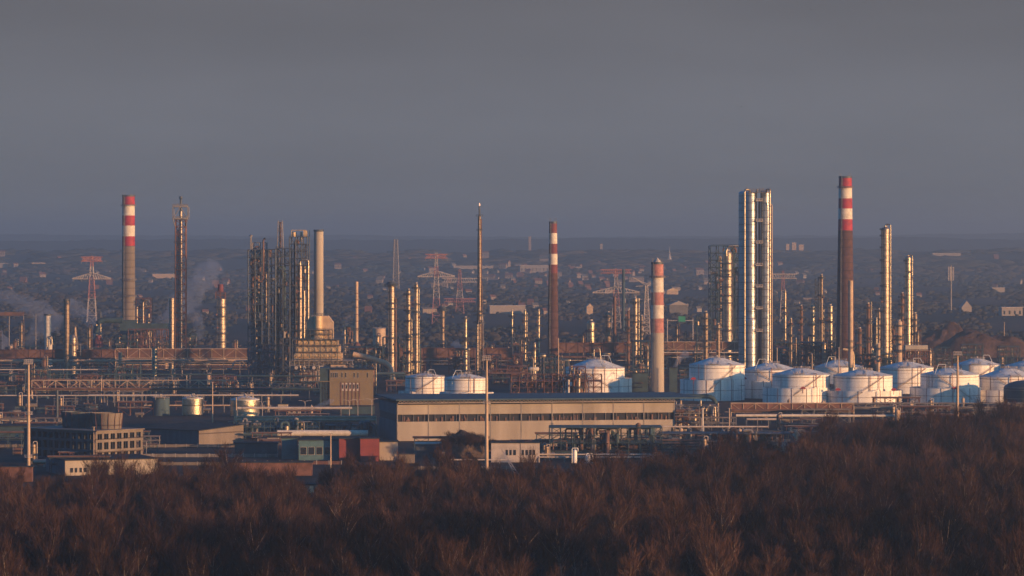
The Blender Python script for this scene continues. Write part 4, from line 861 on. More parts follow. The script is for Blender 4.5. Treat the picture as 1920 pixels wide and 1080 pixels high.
for i,(px,w_,h_) in enumerate(((1078,8,22),(1105,17,12))):
    D=2175; t=thing('white_vessel',('upright white vessel before the dark rack','squat white vessel with a pipe loop before the dark rack')[i],'vessel',(X(px,D),D,0))
    MB().cyl(0,0,0,W(h_,D),W(w_,D)/2,n=16,cap=False).dome(0,0,W(h_,D),W(w_,D)/2,1,16).build('shell','white',t)
    MB().bend([(-1.6,-1,0),(-1.6,-1,W(h_+6,D)),(1.6,-1,W(h_+6,D)),(1.6,-1,W(h_,D))],.22).build('pipe_loop','white',t)
# small plant clutter
def proto_drum(m):
    t=thing('small_drum','x','drum'); mb=MB(); mb.tube([(-4,0,3),(-3.6,0,3),(3.6,0,3),(4,0,3)],1.5,10); mb.build('shell',m,t); MB().box(-2.6,-2,-1,1,0,2).box(2,2.6,-1,1,0,2).build('saddle','steelg',t); return t
def proto_vessel(m):
    t=thing('small_vessel','x','vessel'); MB().cyl(0,0,1.5,9,1.5,n=12,cap=False).dome(0,0,9,1.5,1,12).build('shell',m,t); mb=MB()
    for a in (0,2.1,4.2): mb.beam((1.3*math.cos(a),1.3*math.sin(a),0),(1.3*math.cos(a),1.3*math.sin(a),2),.3)
    mb.build('leg','steelg',t); MB().bend([(1.9,0,0),(1.9,0,10.8),(0,0,10.8),(0,0,9.8)],.25,6).build('pipe','pale',t); return t
def proto_rack(m,seed):
    r=random.Random(seed); t=thing('small_rack','x','pipe rack'); mb=MB(); frame(mb,-14,14,-3,3,[0,4.5,8],4,.35,None,seed=seed); mb.build('frame',m,t)
    for k in range(5): MB().tube([(-15,-2.5+k*1.2,(5 if k%2 else 8.5)),(15,-2.5+k*1.2,(5 if k%2 else 8.5))],r.uniform(.25,.55),6).build('pipe',r.choice(('rustp','pipe','teal','steelg')),t)
    return t
def proto_exch(m):
    t=thing('exchanger','x','heat exchanger'); mb=MB()
    for z in (1.6,4.4): mb.tube([(-4,0,z),(4,0,z)],1.05,10)
    mb.build('shell',m,t); MB().box(-3.4,-2.9,-1.2,1.2,0,5.6).box(2.9,3.4,-1.2,1.2,0,5.6).build('frame','steelg',t); return t
def proto_hut(m):
    t=thing('plant_hut','x','hut'); MB().box(-4,4,-3,3,0,4).build('wall',m,t); MB().box(-4.4,4.4,-3.4,3.4,4.003,4.3).build('roof','roofd',t); f=MB().box(-2.6,-.8,-3.12,-2.9,1.4,2.8).build('window','pale',t); MB().box(-2.45,-.95,-3.18,-3.13,1.55,2.65).build('pane','glass',f); MB().box(1,2.2,-3.1,-2.9,0,2.3).build('door','teal',t); return t
protos=[(proto_drum('pipe'),'dull small horizontal drum on saddles among the pipework','small horizontal drums'),(proto_drum('conc'),'dusty small horizontal drum on saddles among the pipework','small dusty drums'),
 (proto_vessel('clad2'),'small upright metal vessel with a side pipe on the plant ground','small upright vessels'),(proto_vessel('tan'),'small tan upright vessel on the plant ground','small tan vessels'),
 (proto_rack('rust',1),'short rusty pipe rack low on the plant ground','short rusty racks'),(proto_rack('teal',2),'short teal pipe rack low on the plant ground','short teal racks'),(proto_rack('steelg',3),'short grey pipe rack low on the plant ground','short grey racks'),
 (proto_exch('rustp'),'pair of stacked rusty exchangers on the plant ground','stacked exchangers'),(proto_hut('blue'),'small blue plant hut with a flat roof','small blue huts'),(proto_hut('conc2'),'small beige plant hut with a flat roof','small beige huts')]
used=[False]*len(protos)
rr=random.Random(55)
bad=[(1395,1700,2900,3400)]
zones=[(-30,700,2480,2840,64),(-30,600,2900,3450,80),(640,1260,3130,3500,44),(1250,1920,2520,2860,60),(1230,1920,3380,3900,60),(-30,960,3600,4100,50),(760,1240,2180,2330,22),(280,540,2260,2420,18),(-30,520,2200,2480,40),(60,500,2060,2230,24),(1220,1560,2180,2500,50)]
for a,b,d0,d1,nn in zones:
    for k in range(nn):
        px=rr.uniform(a,b); D=rr.uniform(d0,d1)
        if 600<px<705 and D<2950: continue
        if 270<px<500 and D<2780: continue
        i=rr.choice((0,1,2,2,3,4,4,5,5,6,6,7,8,9)); p,lab,gr=protos[i]; sc=rr.uniform(.6,1.15); rz=rr.choice((0,.1,-.15,1.57)) if i not in (4,5,6) else rr.uniform(-.06,.06)
        if used[i]: c=copy_tree(p,(X(px,D),D,0),rz,sc=sc)
        else: c=p; used[i]=True; c.location=(X(px,D),D,0); c.rotation_euler=(0,0,rz); c.scale=(sc,sc,sc)
        c['label']=lab; c['group']=gr
# mid sized process vessels and open structures that fill the units
def proto_tall(m,h,r,seed):
    q=random.Random(seed); t=thing('slim_vessel','x','vessel'); MB().cyl(0,0,0,h,r,n=14,cap=False).dome(0,0,h,r,r*.7,14).build('shell',m,t)
    for z in (h*.97,h*q.uniform(.6,.75),h*q.uniform(.3,.5)):
        p=MB(); ring_platform(p,r,z,1.7,10,w=.28); p.build('platform','steel',t)
    MB().bend([(r+.9,-1,0),(r+.9,-1,h+2.4),(0,0,h+2.4),(0,0,h+r*.5)],.4,6).build('riser_pipe',q.choice(('rustp','clad','steelg')),t); l=MB(); ladder(l,-r*.7,-r*.75,1,h,.8,.16,1.6); l.build('ladder','steelg',t); return t
def proto_block(m,h,seed):
    q=random.Random(seed); t=thing('open_structure','x','steel structure'); n=int(h/4.5); lv=[h*i/n for i in range(n+1)]; mb=MB(); frame(mb,-9,9,-5,5,lv,3,.5,set(range(n)),seed=seed); mb.build('frame',m,t)
    for k in range(7):
        x=q.uniform(-8,8); z=q.choice(lv[:-1])+.4
        if k%2: MB().tube([(x-3,-3,z+1.5),(x+3,-3,z+1.5)],1.2,10).build('exchanger',q.choice(('clad2','rustp','pipe')),t)
        else: MB().bend([(x,-4,0),(x,-4,q.uniform(.5,1)*h),(x+q.uniform(-3,3),-1,h*.9)],.45,6).build('pipe_run',q.choice(('clad','rustp','pipe')),t)
    return t
mids=[(proto_tall('clad',26,1.7,1),'middling gold vessel with platforms among the process units','middling gold vessels'),(proto_tall('clad2',34,1.4,2),'middling dull slim vessel among the process units','middling dull vessels'),(proto_tall('rustp',21,2.0,3),'squat rusty vessel with platforms among the process units','squat rusty vessels'),
 (proto_block('teal',18,4),'small open teal structure loaded with exchangers','small teal structures'),(proto_block('steel',24,5),'taller open black structure loaded with pipework','taller black structures'),(proto_block('rust',14,6),'low open rusty structure loaded with pipework','low rusty structures')]
mu=[False]*6; rr=random.Random(77)
for a,b,d0,d1,nn,ks in ((-20,200,3650,4000,12,(1,2,3,5)),(200,460,3560,3950,14,(0,1,2,3,4,5)),(640,960,3500,3950,24,(0,1,2,3,4,5)),(930,1060,3300,3480,9,(2,3,5)),(1060,1330,3560,3950,22,(0,1,2,3,4)),(1450,1570,3560,3950,14,(0,1,2,3,4)),(1596,1745,3420,3700,20,(0,1,2,3,4)),(1745,1930,3500,3900,8,(3,5)),(560,760,3050,3230,8,(2,3,5)),(1180,1290,3180,3300,5,(2,3)),(40,460,3050,3350,10,(2,3,5))):
    for k in range(nn):
        i=rr.choice(ks); px=rr.uniform(a,b); D=rr.uniform(d0,d1); p,lab,gr=mids[i]; sc=rr.uniform(.7,1.15); rz=rr.uniform(-.1,.1)
        if mu[i]: c=copy_tree(p,(X(px,D),D,0),rz,sc=sc)
        else: c=p; mu[i]=True; c.location=(X(px,D),D,0); c.rotation_euler=(0,0,rz); c.scale=(sc,)*3
        c['label']=lab; c['group']=gr
for i,(p,lab,gr) in enumerate(mids): print(gr,mu[i])
# ---------------------------------------------------------------- lamp masts, poles, street lamps
def mast(px,yt,D,label,plats=()):
    t=thing('lamp_mast',label,'lamp mast',(X(px,D),D,0)); z=Z(yt,D); MB().lathe(0,0,[(.95,0),(.95,z*.15),(.75,z*.6),(.5,z)],12).build('pole','tan',t)
    mb=MB(); h=W(7.5,D); mb.box(-h,h,-1.6,1.6,z-.3,z); rails(mb,[(-h,-1.6,z),(h,-1.6,z)],1.6,.15,1); rails(mb,[(-h,1.6,z),(h,1.6,z)],1.6,.15,1); mb.build('head_frame','pale',t)
    mb=MB()
    for k in range(5): x=-h+h*2*k/4; mb.box(x-.35,x+.35,-2.2,-1.7,z-.8,z-.1)
    mb.build('lamp_head','house2',t); MB().beam((-.3,0,z),(-.3,0,z+W(5,D)),.15).build('spike','steelg',t)
    for y in plats:
        p=MB(); ring_platform(p,.8,Z(y,D),1.3,8,w=.15); p.build('platform','pale',t)
mast(53.5,680,2050,'tall lamp mast with two lower platforms near the left edge',(776,857))
mast(912.5,673,2080,'tall lamp mast standing before the panelled shed',(756,))
mast(1795.5,664,2500,'tall lamp mast in front of the right hand tanks')
for px,yt,D,lab in ((398.5,716,2500,'plain pole rising from the grey shed roof'),(443,745,2500,'thin pole near the polished tank'),(1367.5,765,2350,'pale pole beside the front pipe bridge'),(350,704,3000,'thin pole before the middle lattice bridge'),(190,710,2950,'thin brown pole left of the concrete chimney foot'),(1457,652,3050,'thin pole above the tanks right of the twin towers'),(1522.7,663,3050,'short pole between two right hand tanks'),(1573,651,3050,'pole behind the gap of the front tanks'),(1883,604,4300,'far thin pole by the earth mound at right'),(620,812,2120,'green lattice like pole before the teal hall'),(1420,800,2300,'small pole at the edge of the dark trees'),(176,800,2150,'thin pole beside the cooling tower'),(1283,815,2300,'small pole in the shaded yard')):
    t=thing('pole',lab,'pole',(X(px,D),D,0)); z=Z(yt,D); MB().cyl(0,0,0,z,.45,.3,n=8).build('shaft','tan',t); MB().box(-1,1,-.2,.2,z-.3,z).build('cross_arm','steelg',t)
D=2720; sl=thing('street_lamp','x','street lamp',(0,0,0),'double armed street lamps')
MB().cyl(0,0,0,8.5,.16,.1,n=8).build('pole','pale',sl)
for s in (-1,1):
    MB().bend([(0,0,8),(s*.4,0,9.6),(s*2.6,0,10)],.11,6).build('arm','pale',sl); MB().box(s*2.4 if s>0 else -3.6,3.6 if s>0 else -2.4,-.25,.25,9.85,10.12).build('lamp_head','house2',sl)
for i,(px,lab) in enumerate(((492,'street lamp beside the polished tank'),(572,'street lamp left of the ochre building'),(655,'street lamp before the ochre building wall'),(671,'street lamp close right of the one before the ochre wall'),(697,'street lamp at the right corner of the ochre building'))):
    D=2690+10*i; c=sl if i==0 else copy_tree(sl); c.location=(X(px,D),D,0); c['label']=lab; c.scale=(1.2,)*3
# fallen boom
D=1950; t=thing('crane_boom','lowered lattice boom slanting down among the trees','boom',(X(965,D),D,0)); mb=MB()
P0=Vector((W(-25,D),6,Z(843,D))); P1=Vector((W(22,D),-10,Z(920,D)-2))
for o in (Vector((0,0,0)),Vector((2.6,0,1.2)),):
    mb.beam(P0,P1+o,.35)
for k in range(14):
    u=k/14; a=P0.lerp(P1,u); b=P0.lerp(P1+Vector((2.6,0,1.2)),u+.05); mb.beam(a,b,.18)
mb.build('boom_lattice','pale',t)
# birds
bp=thing('bird','small dark bird flying far off in the evening sky','bird',(0,0,0),'birds high in the sky')
b_=MB(); b_.lathe(0,0,[(.02,-.3),(.11,-.12),(.12,.1),(.05,.26),(.02,.3)],8); 
for i,v in enumerate(b_.v): b_.v[i]=(v[0],v[2],v[1])
b_.build('body','dark',bp)
for s in (-1,1): MB().add([(0,.15,0),(s*.45,.1,.16),(s*.9,-.1,.06),(s*.45,-.12,.15),(0,-.12,0),(0,.15,-.03),(s*.45,.1,.13),(s*.9,-.1,.04),(s*.45,-.12,.12),(0,-.12,-.03)],[(0,1,3,4),(1,2,3),(9,8,6,5),(8,7,6),(0,4,9,5),(0,5,6,1),(1,6,7,2),(2,7,8,3),(3,8,9,4)]).build('wing','dark',bp)
for i,(px,py) in enumerate(((1520,18),(1540,10),(1577,50),(1577,74),(1637,33),(1648,52),(1656,69),(1715,70),(1536,98),(1274,103),(1365,154),(1390,200),(1454,189),(1491,170),(1523,184),(1621,141),(1447,243),(1458,66),(1487,73),(1189,259),(520,262),(603,371),(1634,115),(1410,160))):
    D=1500+137*(i%7); c=bp if i==0 else copy_tree(bp); c.location=(X(px,D),D,Z(py,D)); s=1.1 if i in(5,6,8,9,10,11) else .7; c.scale=(s,s,s); c.rotation_euler=(rr.uniform(-.4,.4),rr.uniform(-.6,.6),rr.uniform(0,6))
# ---------------------------------------------------------------- far pylons
def pylon(px,D,yt,arms,hw0,label,cols,yb=None):
    t=thing('power_pylon',label,'pylon',(X(px,D),D,0)); z=Z(yt,D)
    segs=cols
    zs=[0]+[Z(y,D) for y in segs[1]]+[z]
    wd=lambda u: W(hw0*2,D)*(1-u)+W(3,D)*u
    for i in range(len(zs)-1):
        mb=MB(); lattice_tower(mb,0,0,zs[i],zs[i+1],wd(zs[i]/z),wd(zs[i+1]/z),0.6,n=max(2,int((zs[i+1]-zs[i])/9))); mb.build('tower_section',segs[0][i%len(segs[0])],t)
    for ya,yb_,h,m in arms:
        mb=MB(); za,zb=Z(ya,D),Z(yb_,D); H_=W(h,D)
        for y in (-1.5,1.5):
            mb.beam((-H_,y,zb),(H_,y,zb),1.0)
            for s in (-1,1):
                mb.beam((s*H_,y,za),(0,y,za),1.2) if yb_-ya<10 else mb.beam((0,y,za),(s*H_,y,zb+.8),1.0)
                for k in range(1,8): u=k/8; mb.beam((s*H_*u,y,zb),(s*H_*(u-.09),y,za+(0 if yb_-ya<10 else (zb-za)*(u-.09))),.6)
        mb.build('cross_arm',m,t)
        mb=MB()
        for s in (-1,-.55,.55,1): mb.beam((s*H_*.97,0,zb),(s*H_*.97,0,zb-W(5,D)),.5)
        mb.build('insulator','steelg',t)
P=pylon
P(172,5500,480,[(482,490,20,'red2'),(511,523,36,'pale')],9,'far red and white pylon with two arms left of the concrete chimney',(['pale','red2','pale','red2'],[560,520,500]))
P(818,5500,474,[(477,484,21,'red2'),(508,519,35,'pale')],8,'far red and white pylon left of the tall flare stack',(['red2','pale','red2','pale'],[560,520,500]))
P(862,6200,505,[(522,529,34,'pale'),(560,566,30,'red2')],8,'smaller hazy red and white pylon tight left of the flare stack',(['red2','pale','red2'],[560,545]))
P(1155,5200,504,[(506,512,29,'red2'),(537,549,44,'pale')],9,'far pylon with broad white arm behind the dull broad column',(['pale','red2','pale','red2'],[575,545,520]))
P(1468,5600,508,[(514,522,26,'pale')],6,'far pylon half hidden by the twin towers',(['pale','red2'],[545]))
D=4900; t=thing('y_pylon','pale slender pylon with a forked head left of the pale banded chimney','pylon',(X(1212,D),D,0))
mb=MB(); lattice_tower(mb,0,0,0,Z(534,D),W(13,D),W(4,D),.9,n=12); mb.build('tower_section','pale',t)
mb=MB(); 
for s in (-1,1): mb.beam((0,0,Z(536,D)),(s*W(26,D),0,Z(520,D)),.9); mb.beam((0,0,Z(532,D)),(s*W(26,D),0,Z(521,D)),.7)
mb.beam((-W(14,D),0,Z(561,D)),(W(14,D),0,Z(561,D)),.8); mb.beam((-W(20,D),0,Z(537,D)),(W(3,D),0,Z(535,D)),.7); mb.build('cross_arm','pale',t)
D=9000; t=thing('far_mast','faint tall lattice mast on the hazy plain','mast',(X(742,D),D,0)); mb=MB(); lattice_tower(mb,0,0,0,Z(449,D),14,7,2.4,n=14); mb.build('tower_section','steelg',t)
D=6500; t=thing('antenna_tower','distant antenna tower with panels at right','mast',(X(1783,D),D,0)); mb=MB(); mb.cyl(0,0,0,Z(497,D),1.6,1,8); mb.build('pole','steelg',t); mb=MB()
for a in (-5,-2,1,4): mb.box(W(a,D),W(a+1.4,D),-1,1,Z(526,D),Z(500,D))
mb.build('antenna_panel','pale',t)
D=4500; t=thing('gantry_sign','blank green sign on a pale gantry beyond the chimneys','sign',(X(1279,D),D,0)); mb=MB()
mb.beam((-W(28,D),0,Z(601,D)),(W(20,D),0,Z(601,D)),.8); 
for a in (-28,20): mb.beam((W(a,D),0,0),(W(a,D),0,Z(598,D)),.8)
mb.build('gantry','pale',t); MB().box(-W(7,D),W(6,D),-1.2,-.6,Z(603,D),Z(593,D)).build('sign_panel','green',t)
D=4300; t=thing('conveyor_bridge','hazy conveyor bridge on legs at the left edge','bridge',(X(25,D),D,0)); mb=MB()
mb.box(-W(60,D),W(20,D),-2,2,Z(592,D),Z(585,D)); mb.build('gallery','rustp',t); mb=MB()
for a in (-30,-8,19,42): mb.beam((W(a,D),0,0),(W(a,D),0,Z(588,D)),.9)
mb.beam((W(20,D),0,Z(589,D)),(W(42,D),0,Z(593,D)),.6); mb.build('leg','steelg',t)
# earth mounds
def mound(px0,px1,yt,D,label,m='sand',seed=1,name='earth_mound',flat=.5):
    cx=(px0+px1)/2; n=28; rr=random.Random(seed); hw=W(px1-px0,D)/2; h=Z(yt,D); v=[];f=[]
    ph=[rr.uniform(0,6) for _ in range(5)]
    for j in range(n+1):
        for i in range(n+1):
            u=i/n*2-1; w_=j/n*2-1; r=math.sqrt(u*u+w_*w_); an=math.atan2(w_,u); z=(max(0,1-r)**flat if flat>.95 else max(0,1-r*r)**1.1)*h*(1+.16*math.sin(5*u+ph[0])+.10*math.sin(11*u+9*w_+ph[1])+.10*math.sin(9*an+ph[2])*r+.06*rr.uniform(-1,1)); v.append((u*hw,w_*hw*.6,z-.3))
    for j in range(n):
        for i in range(n): a=j*(n+1)+i; f.append((a,a+1,a+n+2,a+n+1))
    o=MB().add(v,f,0,True).build(name,m,loc=(X(cx,D),D,0)); return tag(o,label,'mound')
mound(1705,1845,600,4300,'brown peaked earth heap beyond the right hand tanks',flat=.97,seed=2)
mound(1730,1960,622,4050,'lower earth heap at the right edge',seed=5,flat=.8)
M['scrub']=mat('scrub_cover',(.09,.065,.05),1,0,.5,.6,bump=.8,spec=.1)
mound(798,940,815,2230,'grey brown shrub covered mound before the panelled shed',m='scrub',seed=7,flat=.45)
mound(430,760,628,4900,'dark distant wooded rise',m='scrub',seed=9,flat=.4)
# ---------------------------------------------------------------- far houses
def house(name,w,d,h,g,m,rm,win=3):
    t=thing(name,'x','house'); MB().box(-w/2,w/2,-d/2,d/2,0,h).build('wall',m,t)
    mb=MB(); o=.5; mb.add([(-w/2-o,-d/2-o,h),(w/2+o,-d/2-o,h),(w/2+o,0,h+g),(-w/2-o,0,h+g),(-w/2-o,d/2+o,h),(w/2+o,d/2+o,h)],[(0,1,2,3),(3,2,5,4),(0,3,4),(1,5,2),(0,4,5,1)]); mb.build('roof',rm,t)
    for k in range(win):
        x=-w/2+w*(k+.5)/win; MB().box(x-.7,x+.7,-d/2-.12,-d/2+.1,h*.45,h*.8).build('window','glass',t)
    return t
HP=[(house('house',14,11,6,5,'house','rooft'),'small hazy cream house with a tiled roof in the far suburb','cream tiled houses'),(house('house',11,10,7,4.5,'house2','roofg'),'small hazy pale house with a grey roof in the far suburb','pale grey roofed houses'),
 (house('house',30,14,9,3,'house','roofg',6),'long hazy cream block with a low roof in the far suburb','long low blocks'),(house('house',60,24,11,1,'house2','pale',8),'wide hazy pale warehouse on the far plain','wide far warehouses'),(house('house',18,12,14,4,'house','rooft',4),'taller hazy apartment house in the far suburb','taller far houses'),(house('house',12,12,5,8,'rooft','rooft',2),'small hazy red roofed house with a steep roof','steep red houses')]
rr=random.Random(12); hu=[False]*6; spots=[]
for k in range(235):
    if k<160: px=rr.gauss(1080,230)
    else: px=rr.uniform(-20,1940)
    py=rr.choice((rr.uniform(500,590),rr.uniform(506,560),rr.uniform(480,530))); i=rr.choices(range(6),(5,5,3,.5 if py<530 else 0,1.6 if py<535 else 0,3))[0]
    spots.append((px,py,i,rr.uniform(-.6,.9),rr.uniform(.7,1.4) if py<540 else rr.uniform(.55,.9)))
for px,py,i,rz,sc in spots:
    D,gz=far_ground(py); gz-=1; p,lab,gr=HP[i]
    if hu[i]: c=copy_tree(p,(X(px,D),D,max(0,gz)),rz,sc=sc)
    else: c=p; hu[i]=True; c.location=(X(px,D),D,max(0,gz)); c.rotation_euler=(0,0,rz); c.scale=(sc,)*3
    c['label']=lab; c['group']=gr
def big(px0,px1,yt,yb,label,m='house2',rm='pale',h=None,gable=0,wins=0):
    D,gz=far_ground(yb); z=Z(yt,D)-gz+3; gz-=3
    w_=W(px1-px0,D)/2; t=thing('distant_building',label,'building',(X((px0+px1)/2,D),D,gz),rz=.12); MB().box(-w_,w_,0,w_*.5+12,0,z).build('wall',m,t)
    if gable:
        g=W(gable,D); mb=MB(); d=w_*.5+12; mb.add([(-w_-1,-1,z),(w_+1,-1,z),(w_+1,d+1,z),(-w_-1,d+1,z),(0,-1,z+g),(0,d+1,z+g)],[(0,1,4),(2,3,5),(1,2,5,4),(3,0,4,5)]); mb.build('roof',rm,t)
    else: MB().box(-w_-1,w_+1,-1,w_*.5+13,z+.01,z+1).build('roof',rm,t)
    for k in range(wins): x=-w_+2*w_*(k+.5)/wins; MB().box(x-1.2,x+1.2,-.3,-.01,z*.35,z*.7).build('window','glass',t)
big(975,1030,498,511,'wide pale hall in the haze left of the slim brick chimney',wins=8)
big(850,925,499,507,'long bright low wall in the haze behind the flare stack')
big(935,953,500,506,'short bright hall in the haze right of the flare stack')
big(918,985,574,588,'long cream warehouse beyond the three gleaming columns')
big(286,328,514,522,'long tan field wall beyond the concrete chimney','tan')
big(1748,1802,475,483,'long pale hall on the right horizon')
big(1474,1480,458,470,'left one of three hazy tower blocks on the horizon','tan')
big(1485,1493,455,470,'middle one of three hazy tower blocks on the horizon','tan')
big(1498,1507,459,470,'right one of three hazy tower blocks on the horizon','tan')
big(1803,1822,577,585,'house with a bright steep triangular gable at the right','house2','house2',gable=13)
big(1878,1918,577,592,'white house with dark windows near the right edge','house2',wins=4)
big(1860,1884,540,548,'bright pair of house fronts near the right edge','house2')
big(1250,1272,545,552,'big tan gabled barn right of the pale banded chimney','tan','yellow',gable=5)
big(1255,1290,572,590,'dark barn with a pale gable edge right of the pale banded chimney','roofg','house2',gable=8)
big(1100,1112,576,590,'steep tan gable behind the broad columns','tan','tan',gable=7)
big(1125,1130,458,470,'tall hazy pink tower house far off','house2')
big(991,996,444,456,'faint tower on the horizon above the brick chimney','house')
big(0,15,494,502,'hazy bright wall at the left edge','house2')
big(60,85,493,500,'hazy tan hall left of the far pylon','tan')
big(1158,1240,655,664,'low shadowed hall behind the central pipe bridge','teal')
D=13000; t=thing('church','distant church with a thin spire','church',(X(1256,D),D,0)); MB().box(-7,12,0,30,0,Z(491,D)).build('nave','house',t); MB().box(-7,5,-1,9,0,Z(486,D)).build('tower','house2',t); MB().lathe(-1,4,[(7,Z(486,D)),(2,Z(476,D)),(.5,Z(462,D))],8,sm=False).build('spire','pale',t)
# ---------------------------------------------------------------- distant wood: one mass of crowns
def np_mesh(name,verts,faces_n,k,mats,midx=None):
    me=bpy.data.meshes.new(name); nv=len(verts); nf=faces_n.shape[0]
    me.vertices.add(nv); me.vertices.foreach_set('co',verts.astype(np.float32).ravel())
    me.loops.add(nf*k); me.loops.foreach_set('vertex_index',faces_n.astype(np.int32).ravel())
    me.polygons.add(nf); me.polygons.foreach_set('loop_start',np.arange(nf,dtype=np.int32)*k)
    for m in mats: me.materials.append(m)
    me.update(calc_edges=True)
    return me
def wood_mat(name,cols,scale=.02,obj=False):
    m=bpy.data.materials.new(name); m.use_nodes=True; n=m.node_tree; N=n.nodes; L=n.links; b=N['Principled BSDF']; b.inputs['Roughness'].default_value=1; b.inputs['Specular IOR Level'].default_value=.05
    g=N.new('ShaderNodeNewGeometry'); nz=N.new('ShaderNodeTexNoise'); nz.inputs['Scale'].default_value=scale; nz.inputs['Detail'].default_value=4; L.new(g.outputs['Position'],nz.inputs[0])
    rp=N.new('ShaderNodeValToRGB'); E=rp.color_ramp.elements
    E[0].position=.34; E[0].color=(*cols[0],1); E[1].position=.66; E[1].color=(*cols[-1],1)
    for i,c in enumerate(cols[1:-1]): e=E.new(.34+.32*(i+1)/(len(cols)-1)); e.color=(*c,1)
    if obj:
        oi=N.new('ShaderNodeObjectInfo'); mx=N.new('ShaderNodeMath'); mx.operation='MULTIPLY_ADD'; mx.inputs[1].default_value=.34; L.new(oi.outputs['Random'],mx.inputs[0])
        m2=N.new('ShaderNodeMath'); m2.operation='MULTIPLY_ADD'; m2.inputs[1].default_value=.6; m2.inputs[2].default_value=.03; L.new(nz.outputs[0],m2.inputs[0]); L.new(m2.outputs[0],mx.inputs[2]); L.new(mx.outputs[0],rp.inputs[0])
    else: L.new(nz.outputs[0],rp.inputs[0])
    L.new(rp.outputs[0],b.inputs['Base Color']); return m
M['farwood']=wood_mat('distant_crown_cover',[(.026,.034,.036),(.036,.036,.035),(.055,.045,.04)],.0016)
rs=np.random.RandomState(5)
ico=[]; 
import bmesh
bm=bmesh.new(); bmesh.ops.create_icosphere(bm,subdivisions=1,radius=1); bv=np.array([v.co[:] for v in bm.verts]); bf=np.array([[v.index for v in f.verts] for f in bm.faces]); bm.free()
V=[];Fc=[];o=0
def blobs(n,py0,py1,hh,wf=1.0,pxr=(-120,2040)):
    global o
    py=rs.uniform(py0,py1,n); DZ=np.array([far_ground(q) for q in py]); D=DZ[:,0]; px=rs.uniform(pxr[0],pxr[1],n)
    keep=(np.sin(px*.013+D*.0009)+np.sin(px*.031-D*.0023+2)+np.sin(D*.0041+px*.007)+rs.uniform(-1,1,n))>-.4
    for x_,d_,g_ in zip(((px-960)*D/F)[keep],D[keep],DZ[keep,1]):
        s=hh*rs.uniform(.55,1.25); w_=s*rs.uniform(1.0,2.6)*wf
        v=bv*(1+rs.uniform(-.45,.35,(len(bv),1)))*np.array([w_,w_*.8,s])+np.array([x_,d_,g_+s*.3]); V.append(v); Fc.append(bf+o); o+=len(bv)
blobs(2500,472,500,9,3); blobs(5500,470,520,6,1.8); blobs(9000,505,580,4.5,1.1); blobs(9000,555,650,3.3,.8)
ob=bpy.data.objects.new('distant_wood',np_mesh('distant_wood',np.concatenate(V),np.concatenate(Fc),3,[M['farwood']])); COL.objects.link(ob)
tag(ob,'hazy mass of bare trees and hedges over the far plain','trees',kind='stuff')
# ---------------------------------------------------------------- bare trees of the foreground wood
M['bark']=wood_mat('tree_bark',[(.03,.022,.02),(.09,.07,.055),(.24,.19,.15)],.05,True)
def patchy(m,sc):
    n=m.node_tree; N=n.nodes; L=n.links; b=N['Principled BSDF']; src=b.inputs['Base Color'].links[0].from_socket; g=N.new('ShaderNodeNewGeometry')
    z=N.new('ShaderNodeTexNoise'); z.inputs['Scale'].default_value=sc; z.inputs['Detail'].default_value=3; L.new(g.outputs['Position'],z.inputs[0])
    r=N.new('ShaderNodeMapRange'); r.inputs[1].default_value=.36; r.inputs[2].default_value=.62; r.inputs[3].default_value=.35; r.inputs[4].default_value=1.25; L.new(z.outputs[0],r.inputs[0])
    v=N.new('ShaderNodeVectorMath'); v.operation='SCALE'; L.new(src,v.inputs[0]); L.new(r.outputs[0],v.inputs['Scale']); L.new(v.outputs[0],b.inputs['Base Color']); return m
M['twig']=wood_mat('bare_twigs',[(.005,.006,.010),(.011,.008,.011),(.038,.018,.014),(.062,.032,.021)],.016,True); patchy(M['twig'],.006)
